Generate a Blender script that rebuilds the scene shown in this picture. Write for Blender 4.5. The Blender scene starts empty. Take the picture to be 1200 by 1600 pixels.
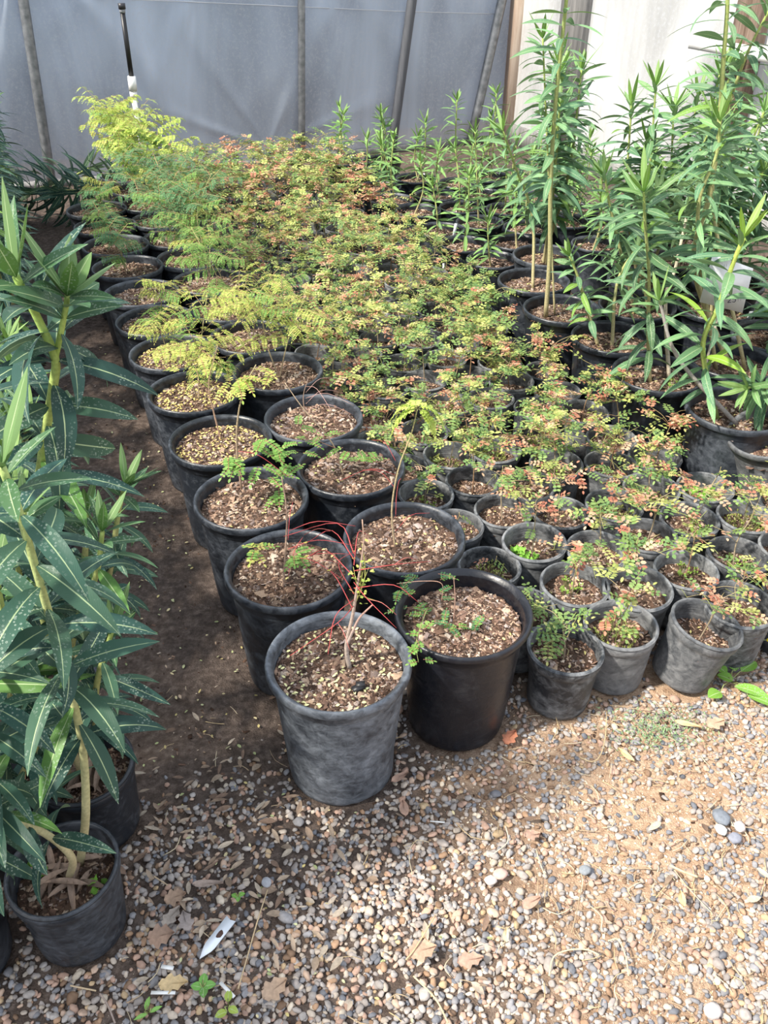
import bpy, math, random
import numpy as np
from mathutils import Vector, Matrix
R = math.radians
SC = bpy.context.scene
COL = SC.collection

# ------------------------------------------------------------------ camera
PITCH, ROLL, FPX, CAMH = R(35.02), R(0.35), 1350.0, 1.59
FW = np.array([0, math.cos(PITCH), -math.sin(PITCH)])
_r = np.array([1.0, 0, 0]); _u = np.cross(_r, FW)
RT = math.cos(ROLL)*_r + math.sin(ROLL)*_u
UP = -math.sin(ROLL)*_r + math.cos(ROLL)*_u
cd = bpy.data.cameras.new('camera'); cam = bpy.data.objects.new('camera', cd); COL.objects.link(cam)
cd.sensor_fit = 'VERTICAL'; cd.sensor_height = 36.0; cd.lens = FPX/1600*36
cam.matrix_world = Matrix(((RT[0], UP[0], -FW[0], 0), (RT[1], UP[1], -FW[1], 0), (RT[2], UP[2], -FW[2], CAMH), (0, 0, 0, 1)))
cd.clip_start = 0.02
SC.camera = cam

# ------------------------------------------------------------------ light and exposure
SC.view_settings.view_transform = 'Standard'
SC.view_settings.look = 'None'
SC.view_settings.exposure = 0.76
SC.view_settings.gamma = 1.0
SC.view_settings.use_curve_mapping = False
w = bpy.data.worlds.new('world'); SC.world = w; w.use_nodes = True
wn = w.node_tree.nodes; wl = w.node_tree.links
bg = wn['Background']
tc = wn.new('ShaderNodeTexCoord'); sx = wn.new('ShaderNodeSeparateXYZ'); rp = wn.new('ShaderNodeValToRGB')
wl.new(tc.outputs['Generated'], sx.inputs[0]); wl.new(sx.outputs['Z'], rp.inputs[0]); wl.new(rp.outputs[0], bg.inputs['Color'])
rp.color_ramp.elements[0].position = 0.0; rp.color_ramp.elements[0].color = (0.70, 0.70, 0.70, 1)
rp.color_ramp.elements[1].position = 0.6; rp.color_ramp.elements[1].color = (0.76, 0.84, 0.97, 1)
bg.inputs['Strength'].default_value = 0.98
sd = bpy.data.lights.new('sun', 'SUN'); sun = bpy.data.objects.new('sun', sd); COL.objects.link(sun)
sd.energy = 4.6; sd.color = (1.0, 0.93, 0.82); sd.angle = R(4.0)
SUNV = Vector((-0.80, -0.40, 0.98))
sun.rotation_euler = SUNV.to_track_quat('Z', 'Y').to_euler()
sun.location = (-4, -2, 5)

# ------------------------------------------------------------------ helpers
def ray(px, py):
    return FW + (px-600)/FPX*RT - (py-800)/FPX*UP
def atY(px, py, Y):
    d = ray(px, py); k = Y/d[1]; return np.array([d[0]*k, Y, CAMH+d[2]*k])
def atH(px, py, h):
    d = ray(px, py); k = (h-CAMH)/d[2]; return np.array([d[0]*k, d[1]*k, h])
NX, NY = .906, .4233; UX, UY = -.4233, .906
def W(n, u, z=0.0):
    return (n*NX+u*UX, n*NY+u*UY, z)
rng = np.random.default_rng(11)
random.seed(5)
def nrm(v):
    v = np.asarray(v, float); return v/(np.linalg.norm(v, axis=-1, keepdims=True)+1e-12)

class MB:
    """collects polygons; one mesh object on build"""
    def __init__(s): s.v = []; s.n = 0; s.f = []; s.c = []; s.uv = []; s.has_uv = False
    def add(s, V, F, col=None, uv=None):
        V = np.asarray(V, float).reshape(-1, 3)
        s.v.append(V)
        s._addf(F)
        c = np.ones((len(V), 4))
        if col is not None: c[:, :3] = np.asarray(col)[..., :3]
        s.c.append(c)
        if uv is not None: s.has_uv = True; s.uv.append(np.asarray(uv, float))
        else: s.uv.append(np.zeros((len(V), 2)))
        s.n += len(V)
    def _addf(s, F):
        # F: an int array (m,k) or a list of such
        if isinstance(F, np.ndarray): F = [F]
        for a in F:
            a = np.asarray(a)
            if a.ndim == 1: a = a[None]
            if a.size: s.f.append(a+s.n)
    def inst(s, TV, TF, M, O, col):
        """many copies of a template: M (N,3,3) rows are axes, O (N,3), col (N,3)"""
        N = len(O); k = len(TV)
        V = np.einsum('vi,nij->nvj', TV, M)+O[:, None, :]
        F = (TF[None]+(np.arange(N)*k)[:, None, None]).reshape(-1, TF.shape[1])
        C = np.repeat(col, k, axis=0)
        s.add(V.reshape(-1, 3), F, C)
    def mesh(s, name, smooth=True):
        me = bpy.data.meshes.new(name)
        if s.n == 0: return me
        V = np.concatenate(s.v); me.vertices.add(len(V)); me.vertices.foreach_set('co', V.ravel())
        loops = np.concatenate([a.ravel() for a in s.f]); sizes = np.concatenate([np.full(len(a), a.shape[1]) for a in s.f])
        st = np.concatenate([[0], np.cumsum(sizes)[:-1]])
        me.loops.add(len(loops)); me.loops.foreach_set('vertex_index', loops.astype(np.int32))
        me.polygons.add(len(sizes)); me.polygons.foreach_set('loop_start', st.astype(np.int32))
        if smooth: me.polygons.foreach_set('use_smooth', np.ones(len(sizes), bool))
        C = np.concatenate(s.c); ca = me.color_attributes.new('Col', 'FLOAT_COLOR', 'POINT'); ca.data.foreach_set('color', C.ravel())
        if s.has_uv:
            U = np.concatenate(s.uv); uvl = me.uv_layers.new(name='UVMap'); uvl.data.foreach_set('uv', U[loops].ravel())
        me.update(calc_edges=True); me.validate()
        return me

def obj(name, data, mat=None, parent=None, loc=None, rot=None):
    if isinstance(data, MB): data = data.mesh(name)
    o = bpy.data.objects.new(name, data); COL.objects.link(o)
    if mat is not None and len(data.materials) == 0: data.materials.append(mat)
    if parent is not None: o.parent = parent
    if loc is not None: o.location = loc
    if rot is not None: o.rotation_euler = rot
    return o
def empty(name, loc=(0, 0, 0), rot=(0, 0, 0)):
    o = bpy.data.objects.new(name, None); COL.objects.link(o); o.empty_display_size = .05
    o.location = loc; o.rotation_euler = rot; return o
def tag(o, label, cat=None, group=None, kind=None):
    if label: o['label'] = label
    if cat: o['category'] = cat
    if group: o['group'] = group
    if kind: o['kind'] = kind
    return o

# ------------------------------------------------------------------ materials
def newmat(name):
    m = bpy.data.materials.new(name); m.use_nodes = True
    nt = m.node_tree; return m, nt.nodes, nt.links, nt.nodes['Principled BSDF']
def N_(nodes, t, **kw):
    n = nodes.new(t)
    for k, v in kw.items():
        if k.startswith('i_'): n.inputs[k[2:].replace('_', ' ')].default_value = v
        else: setattr(n, k, v)
    return n
def ramp(nodes, stops):
    r = nodes.new('ShaderNodeValToRGB'); e = r.color_ramp.elements
    while len(e) < len(stops): e.new(0.5)
    for i, (p, c) in enumerate(stops): e[i].position = p; e[i].color = (*c, 1)
    return r

def mat_plastic(name, base, dust, lo, hi, rough=.45, ring=True):
    m, n, l, b = newmat(name)
    tc = n.new('ShaderNodeTexCoord'); oi = n.new('ShaderNodeObjectInfo')
    mp = n.new('ShaderNodeMapping'); l.new(tc.outputs['Object'], mp.inputs[0])
    cb = N_(n, 'ShaderNodeCombineXYZ'); mu = N_(n, 'ShaderNodeMath', operation='MULTIPLY'); mu.inputs[1].default_value = 37.0
    l.new(oi.outputs['Random'], mu.inputs[0]); l.new(mu.outputs[0], cb.inputs[0]); l.new(mu.outputs[0], cb.inputs[2]); l.new(cb.outputs[0], mp.inputs['Location'])
    n1 = N_(n, 'ShaderNodeTexNoise', i_Scale=9.0, i_Detail=8.0, i_Roughness=.68, i_Distortion=.8); l.new(mp.outputs[0], n1.inputs[0])
    mp2 = n.new('ShaderNodeMapping'); mp2.inputs['Scale'].default_value = (26, 26, 34); mp2.inputs['Rotation'].default_value = (.35, .2, 0)
    l.new(mp.outputs[0], mp2.inputs[0])
    n2 = N_(n, 'ShaderNodeTexNoise', i_Scale=1.6, i_Detail=5.0, i_Roughness=.7, i_Distortion=.6); l.new(mp2.outputs[0], n2.inputs[0])
    ad = N_(n, 'ShaderNodeMath', operation='MULTIPLY'); l.new(n1.outputs[0], ad.inputs[0]); l.new(n2.outputs[0], ad.inputs[1])
    rr = N_(n, 'ShaderNodeMath', operation='MULTIPLY_ADD'); rr.inputs[1].default_value = .12; rr.inputs[2].default_value = -.05
    l.new(oi.outputs['Random'], rr.inputs[0])
    ad2 = N_(n, 'ShaderNodeMath', operation='ADD'); l.new(ad.outputs[0], ad2.inputs[0]); l.new(rr.outputs[0], ad2.inputs[1])
    rm = ramp(n, [(lo, (0, 0, 0)), (hi, (1, 1, 1))]); l.new(ad2.outputs[0], rm.inputs[0])
    mx = N_(n, 'ShaderNodeMix', data_type='RGBA'); mx.inputs['A'].default_value = (*base, 1); mx.inputs['B'].default_value = (*dust, 1)
    l.new(rm.outputs[0], mx.inputs['Factor']); l.new(mx.outputs['Result'], b.inputs['Base Color'])
    r2 = ramp(n, [(0, (rough,)*3), (1, (.85,)*3)]); l.new(rm.outputs[0], r2.inputs[0]); l.new(r2.outputs[0], b.inputs['Roughness'])
    bp = N_(n, 'ShaderNodeBump', i_Strength=.25, i_Distance=.004); l.new(n2.outputs[0], bp.inputs['Height']); l.new(bp.outputs[0], b.inputs['Normal'])
    return m
M_POT = mat_plastic('worn_black_plastic', (.016, .020, .027), (.12, .135, .16), .22, .54, .36)
M_POTF = mat_plastic('crinkled_dusty_plastic', (.030, .036, .046), (.20, .225, .26), .14, .40, .42)
M_POTS = mat_plastic('dusty_black_plastic', (.022, .026, .032), (.25, .26, .27), .17, .40, .45)
M_POTN = mat_plastic('new_black_plastic', (.009, .010, .015), (.035, .037, .042), .30, .60, .30)
M_POTW = mat_plastic('grey_weathered_plastic', (.045, .05, .058), (.26, .265, .27), .14, .44, .5)

def mat_attr(name, rough=.8, transl=0.0, noise=.0, spec=.3, bump=0.0, bscale=200.):
    m, n, l, b = newmat(name)
    a = N_(n, 'ShaderNodeVertexColor', layer_name='Col')
    src = a.outputs[0]
    if noise > 0:
        tc = n.new('ShaderNodeTexCoord')
        no = N_(n, 'ShaderNodeTexNoise', i_Scale=bscale, i_Detail=4.0); l.new(tc.outputs['Object'], no.inputs[0])
        rm = ramp(n, [(.3, (1-noise,)*3), (.7, (1+noise*.6,)*3)]); l.new(no.outputs[0], rm.inputs[0])
        mx = N_(n, 'ShaderNodeMix', data_type='RGBA', blend_type='MULTIPLY'); mx.inputs['Factor'].default_value = 1
        l.new(src, mx.inputs['A']); l.new(rm.outputs[0], mx.inputs['B']); src = mx.outputs['Result']
        if bump > 0:
            bp = N_(n, 'ShaderNodeBump', i_Strength=bump, i_Distance=.003); l.new(no.outputs[0], bp.inputs['Height']); l.new(bp.outputs[0], b.inputs['Normal'])
    l.new(src, b.inputs['Base Color']); b.inputs['Roughness'].default_value = rough; b.inputs['Specular IOR Level'].default_value = spec
    if transl > 0:
        t = n.new('ShaderNodeBsdfTranslucent'); mi = n.new('ShaderNodeMixShader'); mi.inputs[0].default_value = transl
        l.new(src, t.inputs[0]); l.new(b.outputs[0], mi.inputs[1]); l.new(t.outputs[0], mi.inputs[2]); l.new(mi.outputs[0], n['Material Output'].inputs[0])
    return m
M_LEAFLET = mat_attr('leaflet', .55, .32, spec=.35)
M_STEM = mat_attr('twig', .75, 0, .2, bump=.5, bscale=160)
M_BARK = mat_attr('bark_mulch', .9, 0, .25, spec=.15, bscale=300)
M_PEB = mat_attr('pebble', .72, 0, .22, spec=.3, bscale=120)
M_LITTER = mat_attr('dry_litter', .8, .15, .2, spec=.2, bscale=150)
M_PLAIN = mat_attr('painted_plastic', .4, 0, .06, spec=.4, bscale=40)

def mat_oleander():
    m, n, l, b = newmat('oleander_leaf')
    a = N_(n, 'ShaderNodeVertexColor', layer_name='Col'); uv = n.new('ShaderNodeUVMap'); uv.uv_map = 'UVMap'
    sp = n.new('ShaderNodeSeparateXYZ'); l.new(uv.outputs[0], sp.inputs[0])
    s1 = N_(n, 'ShaderNodeMath', operation='SUBTRACT'); s1.inputs[1].default_value = .5; l.new(sp.outputs[0], s1.inputs[0])
    s2 = N_(n, 'ShaderNodeMath', operation='ABSOLUTE'); l.new(s1.outputs[0], s2.inputs[0])
    mr = ramp(n, [(.016, (1, 1, 1)), (.036, (0, 0, 0))]); l.new(s2.outputs[0], mr.inputs[0])
    tc = n.new('ShaderNodeTexCoord')
    # fine side veins
    wv = N_(n, 'ShaderNodeTexWave', i_Scale=22.0, i_Distortion=.6); wv.bands_direction = 'Y'; 
    ad = N_(n, 'ShaderNodeMath', operation='MULTIPLY_ADD'); ad.inputs[1].default_value = .25; l.new(s2.outputs[0], ad.inputs[0]); l.new(sp.outputs[1], ad.inputs[2])
    cb = n.new('ShaderNodeCombineXYZ'); l.new(ad.outputs[0], cb.inputs[1]); l.new(cb.outputs[0], wv.inputs[0])
    # dried water spots
    vo = N_(n, 'ShaderNodeTexVoronoi', i_Scale=210.0, i_Randomness=1.0); l.new(tc.outputs['Object'], vo.inputs[0])
    no = N_(n, 'ShaderNodeTexNoise', i_Scale=22.0, i_Detail=3.0); l.new(tc.outputs['Object'], no.inputs[0])
    v1 = ramp(n, [(.10, (0, 0, 0)), (.18, (1, 1, 1)), (.28, (1, 1, 1)), (.36, (0, 0, 0))]); l.new(vo.outputs['Distance'], v1.inputs[0])
    v2 = ramp(n, [(.44, (0, 0, 0)), (.62, (.55, .55, .55))]); l.new(no.outputs[0], v2.inputs[0])
    ms = N_(n, 'ShaderNodeMath', operation='MULTIPLY'); l.new(v1.outputs[0], ms.inputs[0]); l.new(v2.outputs[0], ms.inputs[1])
    ge = n.new('ShaderNodeNewGeometry'); bf = N_(n, 'ShaderNodeMath', operation='SUBTRACT'); bf.inputs[0].default_value = 1; l.new(ge.outputs['Backfacing'], bf.inputs[1])
    ms2 = N_(n, 'ShaderNodeMath', operation='MULTIPLY'); l.new(ms.outputs[0], ms2.inputs[0]); l.new(bf.outputs[0], ms2.inputs[1])
    m1 = N_(n, 'ShaderNodeMix', data_type='RGBA'); m1.inputs['B'].default_value = (.42, .50, .42, 1); l.new(a.outputs[0], m1.inputs['A']); l.new(ms2.outputs[0], m1.inputs['Factor'])
    # underside is paler
    pal = N_(n, 'ShaderNodeMix', data_type='RGBA'); pal.inputs['Factor'].default_value = .35; pal.inputs['B'].default_value = (.30, .40, .22, 1); l.new(a.outputs[0], pal.inputs['A'])
    m1b = N_(n, 'ShaderNodeMix', data_type='RGBA'); l.new(ge.outputs['Backfacing'], m1b.inputs['Factor']); l.new(m1.outputs['Result'], m1b.inputs['A']); l.new(pal.outputs['Result'], m1b.inputs['B'])
    m2 = N_(n, 'ShaderNodeMix', data_type='RGBA'); m2.inputs['B'].default_value = (.50, .62, .34, 1); l.new(m1b.outputs['Result'], m2.inputs['A'])
    mm = N_(n, 'ShaderNodeMath', operation='MULTIPLY'); mm.inputs[1].default_value = .75; l.new(mr.outputs[0], mm.inputs[0]); l.new(mm.outputs[0], m2.inputs['Factor'])
    l.new(m2.outputs['Result'], b.inputs['Base Color']); b.inputs['Roughness'].default_value = .36; b.inputs['Specular IOR Level'].default_value = .24
    bp = N_(n, 'ShaderNodeBump', i_Strength=.3, i_Distance=.001); l.new(wv.outputs[1], bp.inputs['Height']); l.new(bp.outputs[0], b.inputs['Normal'])
    t = n.new('ShaderNodeBsdfTranslucent'); mi = n.new('ShaderNodeMixShader'); mi.inputs[0].default_value = .15
    l.new(m2.outputs['Result'], t.inputs[0]); l.new(b.outputs[0], mi.inputs[1]); l.new(t.outputs[0], mi.inputs[2]); l.new(mi.outputs[0], n['Material Output'].inputs[0])
    return m
M_OLE = mat_oleander()

# ------------------------------------------------------------------ setting: ground
def mat_ground():
    m, n, l, b = newmat('packed_earth')
    tc = n.new('ShaderNodeTexCoord')
    n1 = N_(n, 'ShaderNodeTexNoise', i_Scale=2.2, i_Detail=6.0, i_Roughness=.6); l.new(tc.outputs['Object'], n1.inputs[0])
    n2 = N_(n, 'ShaderNodeTexNoise', i_Scale=55.0, i_Detail=8.0, i_Roughness=.7); l.new(tc.outputs['Object'], n2.inputs[0])
    n3 = N_(n, 'ShaderNodeTexNoise', i_Scale=260.0, i_Detail=3.0); l.new(tc.outputs['Object'], n3.inputs[0])
    a = N_(n, 'ShaderNodeVertexColor', layer_name='Col')   # red channel: how sandy
    sep = n.new('ShaderNodeSeparateColor'); l.new(a.outputs[0], sep.inputs[0])
    dk = ramp(n, [(.28, (.042, .031, .026)), (.5, (.095, .072, .060)), (.72, (.20, .155, .13))]); l.new(n2.outputs[0], dk.inputs[0])
    sa = ramp(n, [(.28, (.23, .14, .085)), (.5, (.44, .30, .20)), (.72, (.60, .46, .33))]); l.new(n2.outputs[0], sa.inputs[0])
    mx = N_(n, 'ShaderNodeMix', data_type='RGBA'); l.new(dk.outputs[0], mx.inputs['A']); l.new(sa.outputs[0], mx.inputs['B'])
    ad = N_(n, 'ShaderNodeMath', operation='MULTIPLY_ADD'); ad.inputs[1].default_value = .6; ad.inputs[2].default_value = -.3; l.new(n1.outputs[0], ad.inputs[0])
    ad2 = N_(n, 'ShaderNodeMath', operation='ADD', use_clamp=True); l.new(ad.outputs[0], ad2.inputs[0]); l.new(sep.outputs[0], ad2.inputs[1]); l.new(ad2.outputs[0], mx.inputs['Factor'])
    l.new(mx.outputs['Result'], b.inputs['Base Color']); b.inputs['Roughness'].default_value = .92; b.inputs['Specular IOR Level'].default_value = .15
    a3 = N_(n, 'ShaderNodeMath', operation='ADD'); l.new(n2.outputs[0], a3.inputs[0]); l.new(n3.outputs[0], a3.inputs[1])
    bp = N_(n, 'ShaderNodeBump', i_Strength=.8, i_Distance=.006); l.new(a3.outputs[0], bp.inputs['Height']); l.new(bp.outputs[0], b.inputs['Normal'])
    return m
def sstep(a, b, x):
    t = np.clip((x-a)/(b-a), 0, 1); return t*t*(3-2*t)
def fnoise(x, y, sc, seed=0):
    r = np.random.default_rng(seed); o = 0
    for k in range(6):
        an = r.uniform(0, 6.28); ph = r.uniform(0, 6.28); f = sc*(.6+.5*k)
        o = o+np.sin((x*math.cos(an)+y*math.sin(an))*f+ph)/(1+.3*k)
    return o/3
def sandy(x, y):
    n = x*NX+y*NY; u = x*UX+y*UY
    s = sstep(.35, .95, n-.25*(u-.8))*(1-sstep(1.0, 1.25, u-.05*n))
    return np.clip(s+.12*fnoise(x, y, 9, 3), 0, 1)
def ground_z(x, y):
    return .004*fnoise(x, y, 14, 1)+.003*fnoise(x, y, 40, 2)-.006
mb = MB()
gx = np.concatenate([np.linspace(-9, -1.6, 12)[:-1], np.linspace(-1.6, 1.9, 176), np.linspace(1.9, 9, 12)[1:]])
gy = np.concatenate([np.linspace(-4, .3, 8)[:-1], np.linspace(.3, 2.2, 100), np.linspace(2.2, 7, 70)[1:], np.linspace(7, 16, 10)[1:]])
X, Y = np.meshgrid(gx, gy); Z = ground_z(X, Y)
V = np.stack([X, Y, Z], -1).reshape(-1, 3); nx = len(gx); ny = len(gy)
i = np.arange(nx-1)[None]+np.arange(ny-1)[:, None]*nx; F = np.stack([i, i+1, i+1+nx, i+nx], -1).reshape(-1, 4)
s = sandy(X, Y).reshape(-1, 1); mb.add(V, F, np.repeat(s, 3, 1))
floor = obj('floor', mb, mat_ground()); floor['kind'] = 'structure'

# ------------------------------------------------------------------ setting: film walls
def mat_film(name, col, tr, transl, wr=.9):
    m, n, l, b = newmat(name)
    tc = n.new('ShaderNodeTexCoord')
    mp = n.new('ShaderNodeMapping'); mp.inputs['Scale'].default_value = (1.3, 1.3, .35); l.new(tc.outputs['Object'], mp.inputs[0])
    n1 = N_(n, 'ShaderNodeTexNoise', i_Scale=1.3, i_Detail=5.0, i_Distortion=1.4); l.new(mp.outputs[0], n1.inputs[0])
    n2 = N_(n, 'ShaderNodeTexNoise', i_Scale=46.0, i_Detail=7.0, i_Roughness=.85); l.new(tc.outputs['Object'], n2.inputs[0])
    rm = ramp(n, [(.3, tuple(c*.62 for c in col)), (.7, tuple(min(1, c*1.35) for c in col))]); l.new(n1.outputs[0], rm.inputs[0])
    sp = ramp(n, [(.50, (0, 0, 0)), (.68, (.8, .8, .8))]); l.new(n2.outputs[0], sp.inputs[0])
    mx = N_(n, 'ShaderNodeMix', data_type='RGBA'); mx.inputs['B'].default_value = (.75, .77, .80, 1); l.new(rm.outputs[0], mx.inputs['A']); l.new(sp.outputs[0], mx.inputs['Factor'])
    l.new(mx.outputs['Result'], b.inputs['Base Color']); b.inputs['Roughness'].default_value = .38; b.inputs['Specular IOR Level'].default_value = .5
    bp = N_(n, 'ShaderNodeBump', i_Strength=.5*wr, i_Distance=.02); l.new(n1.outputs[0], bp.inputs['Height']); l.new(bp.outputs[0], b.inputs['Normal'])
    t = n.new('ShaderNodeBsdfTranslucent'); l.new(mx.outputs['Result'], t.inputs[0])
    tp = n.new('ShaderNodeBsdfTransparent'); tp.inputs[0].default_value = (.9, .93, 1, 1)
    m1 = n.new('ShaderNodeMixShader'); m1.inputs[0].default_value = transl; l.new(b.outputs[0], m1.inputs[1]); l.new(t.outputs[0], m1.inputs[2])
    m2 = n.new('ShaderNodeMixShader'); m2.inputs[0].default_value = tr; l.new(m1.outputs[0], m2.inputs[1]); l.new(tp.outputs[0], m2.inputs[2])
    l.new(m2.outputs[0], n['Material Output'].inputs[0])
    return m
UB, NR, NL = 6.6, 4.17, -1.75          # back wall, right wall, left shade wall in bed coordinates
M_FILM = mat_film('greenhouse_film', (.56, .64, .74), .44, .2, 1.6)
M_POLY = mat_film('ribbed_polycarbonate', (.74, .74, .72), .10, .35, .4)
M_SHADE = mat_film('shade_film', (.45, .46, .47), .10, .3)
# pleats of the back film radiate from where the pipes pinch it
mb = MB(); a = np.linspace(-3.2, NR, 420); z = np.linspace(.03, 2.9, 150); A, Z = np.meshgrid(a, z)
d = .012*fnoise(A, Z, 3, 8)
for (pa, pz, s, amp) in ((2.05, 1.75, 11, .016), (.62, 1.5, 9, .012), (3.6, 1.8, 12, .015), (2.1, .1, 8, .008)):
    th = np.arctan2(Z-pz, A-pa); rr = np.hypot(A-pa, Z-pz)
    d += 2.2*amp*(np.abs(np.sin(th*s*.5+.7*np.sin(th*2.3)))**14)*np.exp(-rr*1.2)*np.minimum(1, rr*3)*2
d += .010*np.maximum(0, np.cos(A*9+1.5*np.sin(Z*1.3)))**10
P = np.stack([A*NX+(UB-d)*UX, A*NY+(UB-d)*UY, Z], -1).reshape(-1, 3)
k = len(a); i = np.arange(k-1)[None]+np.arange(len(z)-1)[:, None]*k; F = np.stack([i, i+1, i+1+k, i+k], -1).reshape(-1, 4)
mb.add(P, F); wb = obj('wall_back', mb, M_FILM); wb['kind'] = 'structure'
# ribbed right wall
mb = MB(); uu = np.linspace(-1.0, UB, 700); z = np.linspace(.10, 2.9, 24); A, Z = np.meshgrid(uu, z)
d = .004*np.sin(A*2*math.pi/.076)+.012*fnoise(A*.5, Z, 2, 4)
P = np.stack([(NR-d)*NX+A*UX, (NR-d)*NY+A*UY, Z], -1).reshape(-1, 3)
k = len(uu); i = np.arange(k-1)[None]+np.arange(len(z)-1)[:, None]*k; F = np.stack([i, i+k, i+1+k, i+1], -1).reshape(-1, 4)
mb.add(P, F); wr_ = obj('wall_right', mb, M_POLY); wr_['kind'] = 'structure'
# unseen left wall, added and sized so its shade falls over the aisle
mb = MB(); uu = np.linspace(-3.0, UB, 80); z = np.linspace(.0, 2.22, 20); A, Z = np.meshgrid(uu, z)
d = .02*fnoise(A, Z, 4, 5)
P = np.stack([(NL+d)*NX+A*UX, (NL+d)*NY+A*UY, Z], -1).reshape(-1, 3)
k = len(uu); i = np.arange(k-1)[None]+np.arange(len(z)-1)[:, None]*k; F = np.stack([i, i+1, i+1+k, i+k], -1).reshape(-1, 4)
mb.add(P, F); wl_ = obj('shade_wall_left', mb, M_SHADE); wl_['kind'] = 'structure'

def boxmesh(mb, c, sx, sy, sz, rz=0, col=(1, 1, 1), bev=0.0, M=None):
    x, y, z_ = sx/2, sy/2, sz/2
    V = np.array([(a*x, b*y, c_*z_) for c_ in (-1, 1) for a, b in ((-1, -1), (1, -1), (1, 1), (-1, 1))], float)
    F = np.array([(3, 2, 1, 0), (4, 5, 6, 7), (0, 1, 5, 4), (1, 2, 6, 5), (2, 3, 7, 6), (3, 0, 4, 7)])
    if M is not None: V = V@np.array(M)
    cz, s_ = math.cos(rz), math.sin(rz)
    V = np.stack([V[:, 0]*cz-V[:, 1]*s_, V[:, 0]*s_+V[:, 1]*cz, V[:, 2]], 1)+np.array(c)
    mb.add(V, F, col)
def tube(mb, pts, rad, col, seg=6, col2=None, cap=True, seed=None):
    """tapered tube along points; rad scalar or list"""
    P = np.asarray(pts, float); n = len(P)
    rad = np.full(n, rad) if np.isscalar(rad) else np.interp(np.linspace(0, 1, n), np.linspace(0, 1, len(rad)), rad)
    T = np.gradient(P, axis=0); T = nrm(T)
    ref = np.array([0, 0, 1.0]) if abs(T[:, 2]).mean() < .8 else np.array([1.0, 0, 0])
    A = nrm(np.cross(T, ref)); B = np.cross(T, A)
    an = np.linspace(0, 2*math.pi, seg, endpoint=False)
    V = P[:, None]+rad[:, None, None]*(np.cos(an)[None, :, None]*A[:, None]+np.sin(an)[None, :, None]*B[:, None])
    i = np.arange(n-1)[:, None]*seg+np.arange(seg)[None]; j = np.arange(n-1)[:, None]*seg+(np.arange(seg)[None]+1) % seg
    F = [np.stack([i, j, j+seg, i+seg], -1).reshape(-1, 4)]
    V = V.reshape(-1, 3)
    c = np.asarray(col, float); C = np.repeat(c[None], len(V), 0)
    if col2 is not None:
        t = np.repeat(np.linspace(0, 1, n), seg)[:, None]; C = C*(1-t)+np.asarray(col2)*t
    if cap: F.append(np.arange(seg)[None, ::-1]); F.append((np.arange(seg)+(n-1)*seg)[None])
    mb.add(V, F, C)
def spline(pts, n=24):
    P = np.asarray(pts, float)
    if len(P) == 2: t = np.linspace(0, 1, n)[:, None]; return P[0]*(1-t)+P[1]*t
    Q = np.vstack([2*P[0]-P[1], P, 2*P[-1]-P[-2]]); out = []
    m = len(P)-1; per = max(2, n//m)
    for i in range(m):
        p0, p1, p2, p3 = Q[i:i+4]
        for t in np.linspace(0, 1, per, endpoint=False):
            out.append(.5*((2*p1)+(-p0+p2)*t+(2*p0-5*p1+4*p2-p3)*t*t+(-p0+3*p1-3*p2+p3)*t**3))
    out.append(P[-1]); return np.array(out)

def mat_metal():
    m, n, l, b = newmat('galvanised_pipe'); tc = n.new('ShaderNodeTexCoord')
    no = N_(n, 'ShaderNodeTexNoise', i_Scale=25.0, i_Detail=5.0); l.new(tc.outputs['Object'], no.inputs[0])
    rm = ramp(n, [(.3, (.16, .17, .18)), (.7, (.32, .33, .34))]); l.new(no.outputs[0], rm.inputs[0]); l.new(rm.outputs[0], b.inputs['Base Color'])
    b.inputs['Metallic'].default_value = .7; b.inputs['Roughness'].default_value = .5; return m
def mat_wood(name, c1, c2):
    m, n, l, b = newmat(name); tc = n.new('ShaderNodeTexCoord')
    mp = n.new('ShaderNodeMapping'); mp.inputs['Scale'].default_value = (14, 14, .9); l.new(tc.outputs['Object'], mp.inputs[0])
    no = N_(n, 'ShaderNodeTexNoise', i_Scale=2.5, i_Detail=8.0, i_Roughness=.7, i_Distortion=.8); l.new(mp.outputs[0], no.inputs[0])
    rm = ramp(n, [(.32, c1), (.68, c2)]); l.new(no.outputs[0], rm.inputs[0]); l.new(rm.outputs[0], b.inputs['Base Color'])
    bp = N_(n, 'ShaderNodeBump', i_Strength=.4, i_Distance=.004); l.new(no.outputs[0], bp.inputs['Height']); l.new(bp.outputs[0], b.inputs['Normal'])
    b.inputs['Roughness'].default_value = .8; return m
M_METAL = mat_metal()
M_WOODP = mat_wood('pale_pine', (.50, .34, .24), (.80, .68, .56)); M_WOODD = mat_wood('weathered_timber', (.09, .055, .035), (.30, .22, .17))
M_BRACE = mat_wood('dark_timber', (.07, .075, .085), (.13, .135, .15)); M_WOODG = mat_wood('grey_timber', (.14, .14, .14), (.36, .35, .34))
def solve_wall(px, py, kind='b'):
    d = ray(px, py)
    if kind == 'b': k_ = UB/(d[0]*UX+d[1]*UY)
    else: k_ = NR/(d[0]*NX+d[1]*NY)
    return np.array([d[0]*k_, d[1]*k_, CAMH+d[2]*k_])
def back(px, py, off=-.03):
    p = solve_wall(px, py); return p+np.array([UX, UY, 0])*off
def right(px, py, off=-.03):
    p = solve_wall(px, py, 'r'); return p+np.array([NX, NY, 0])*off
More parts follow.
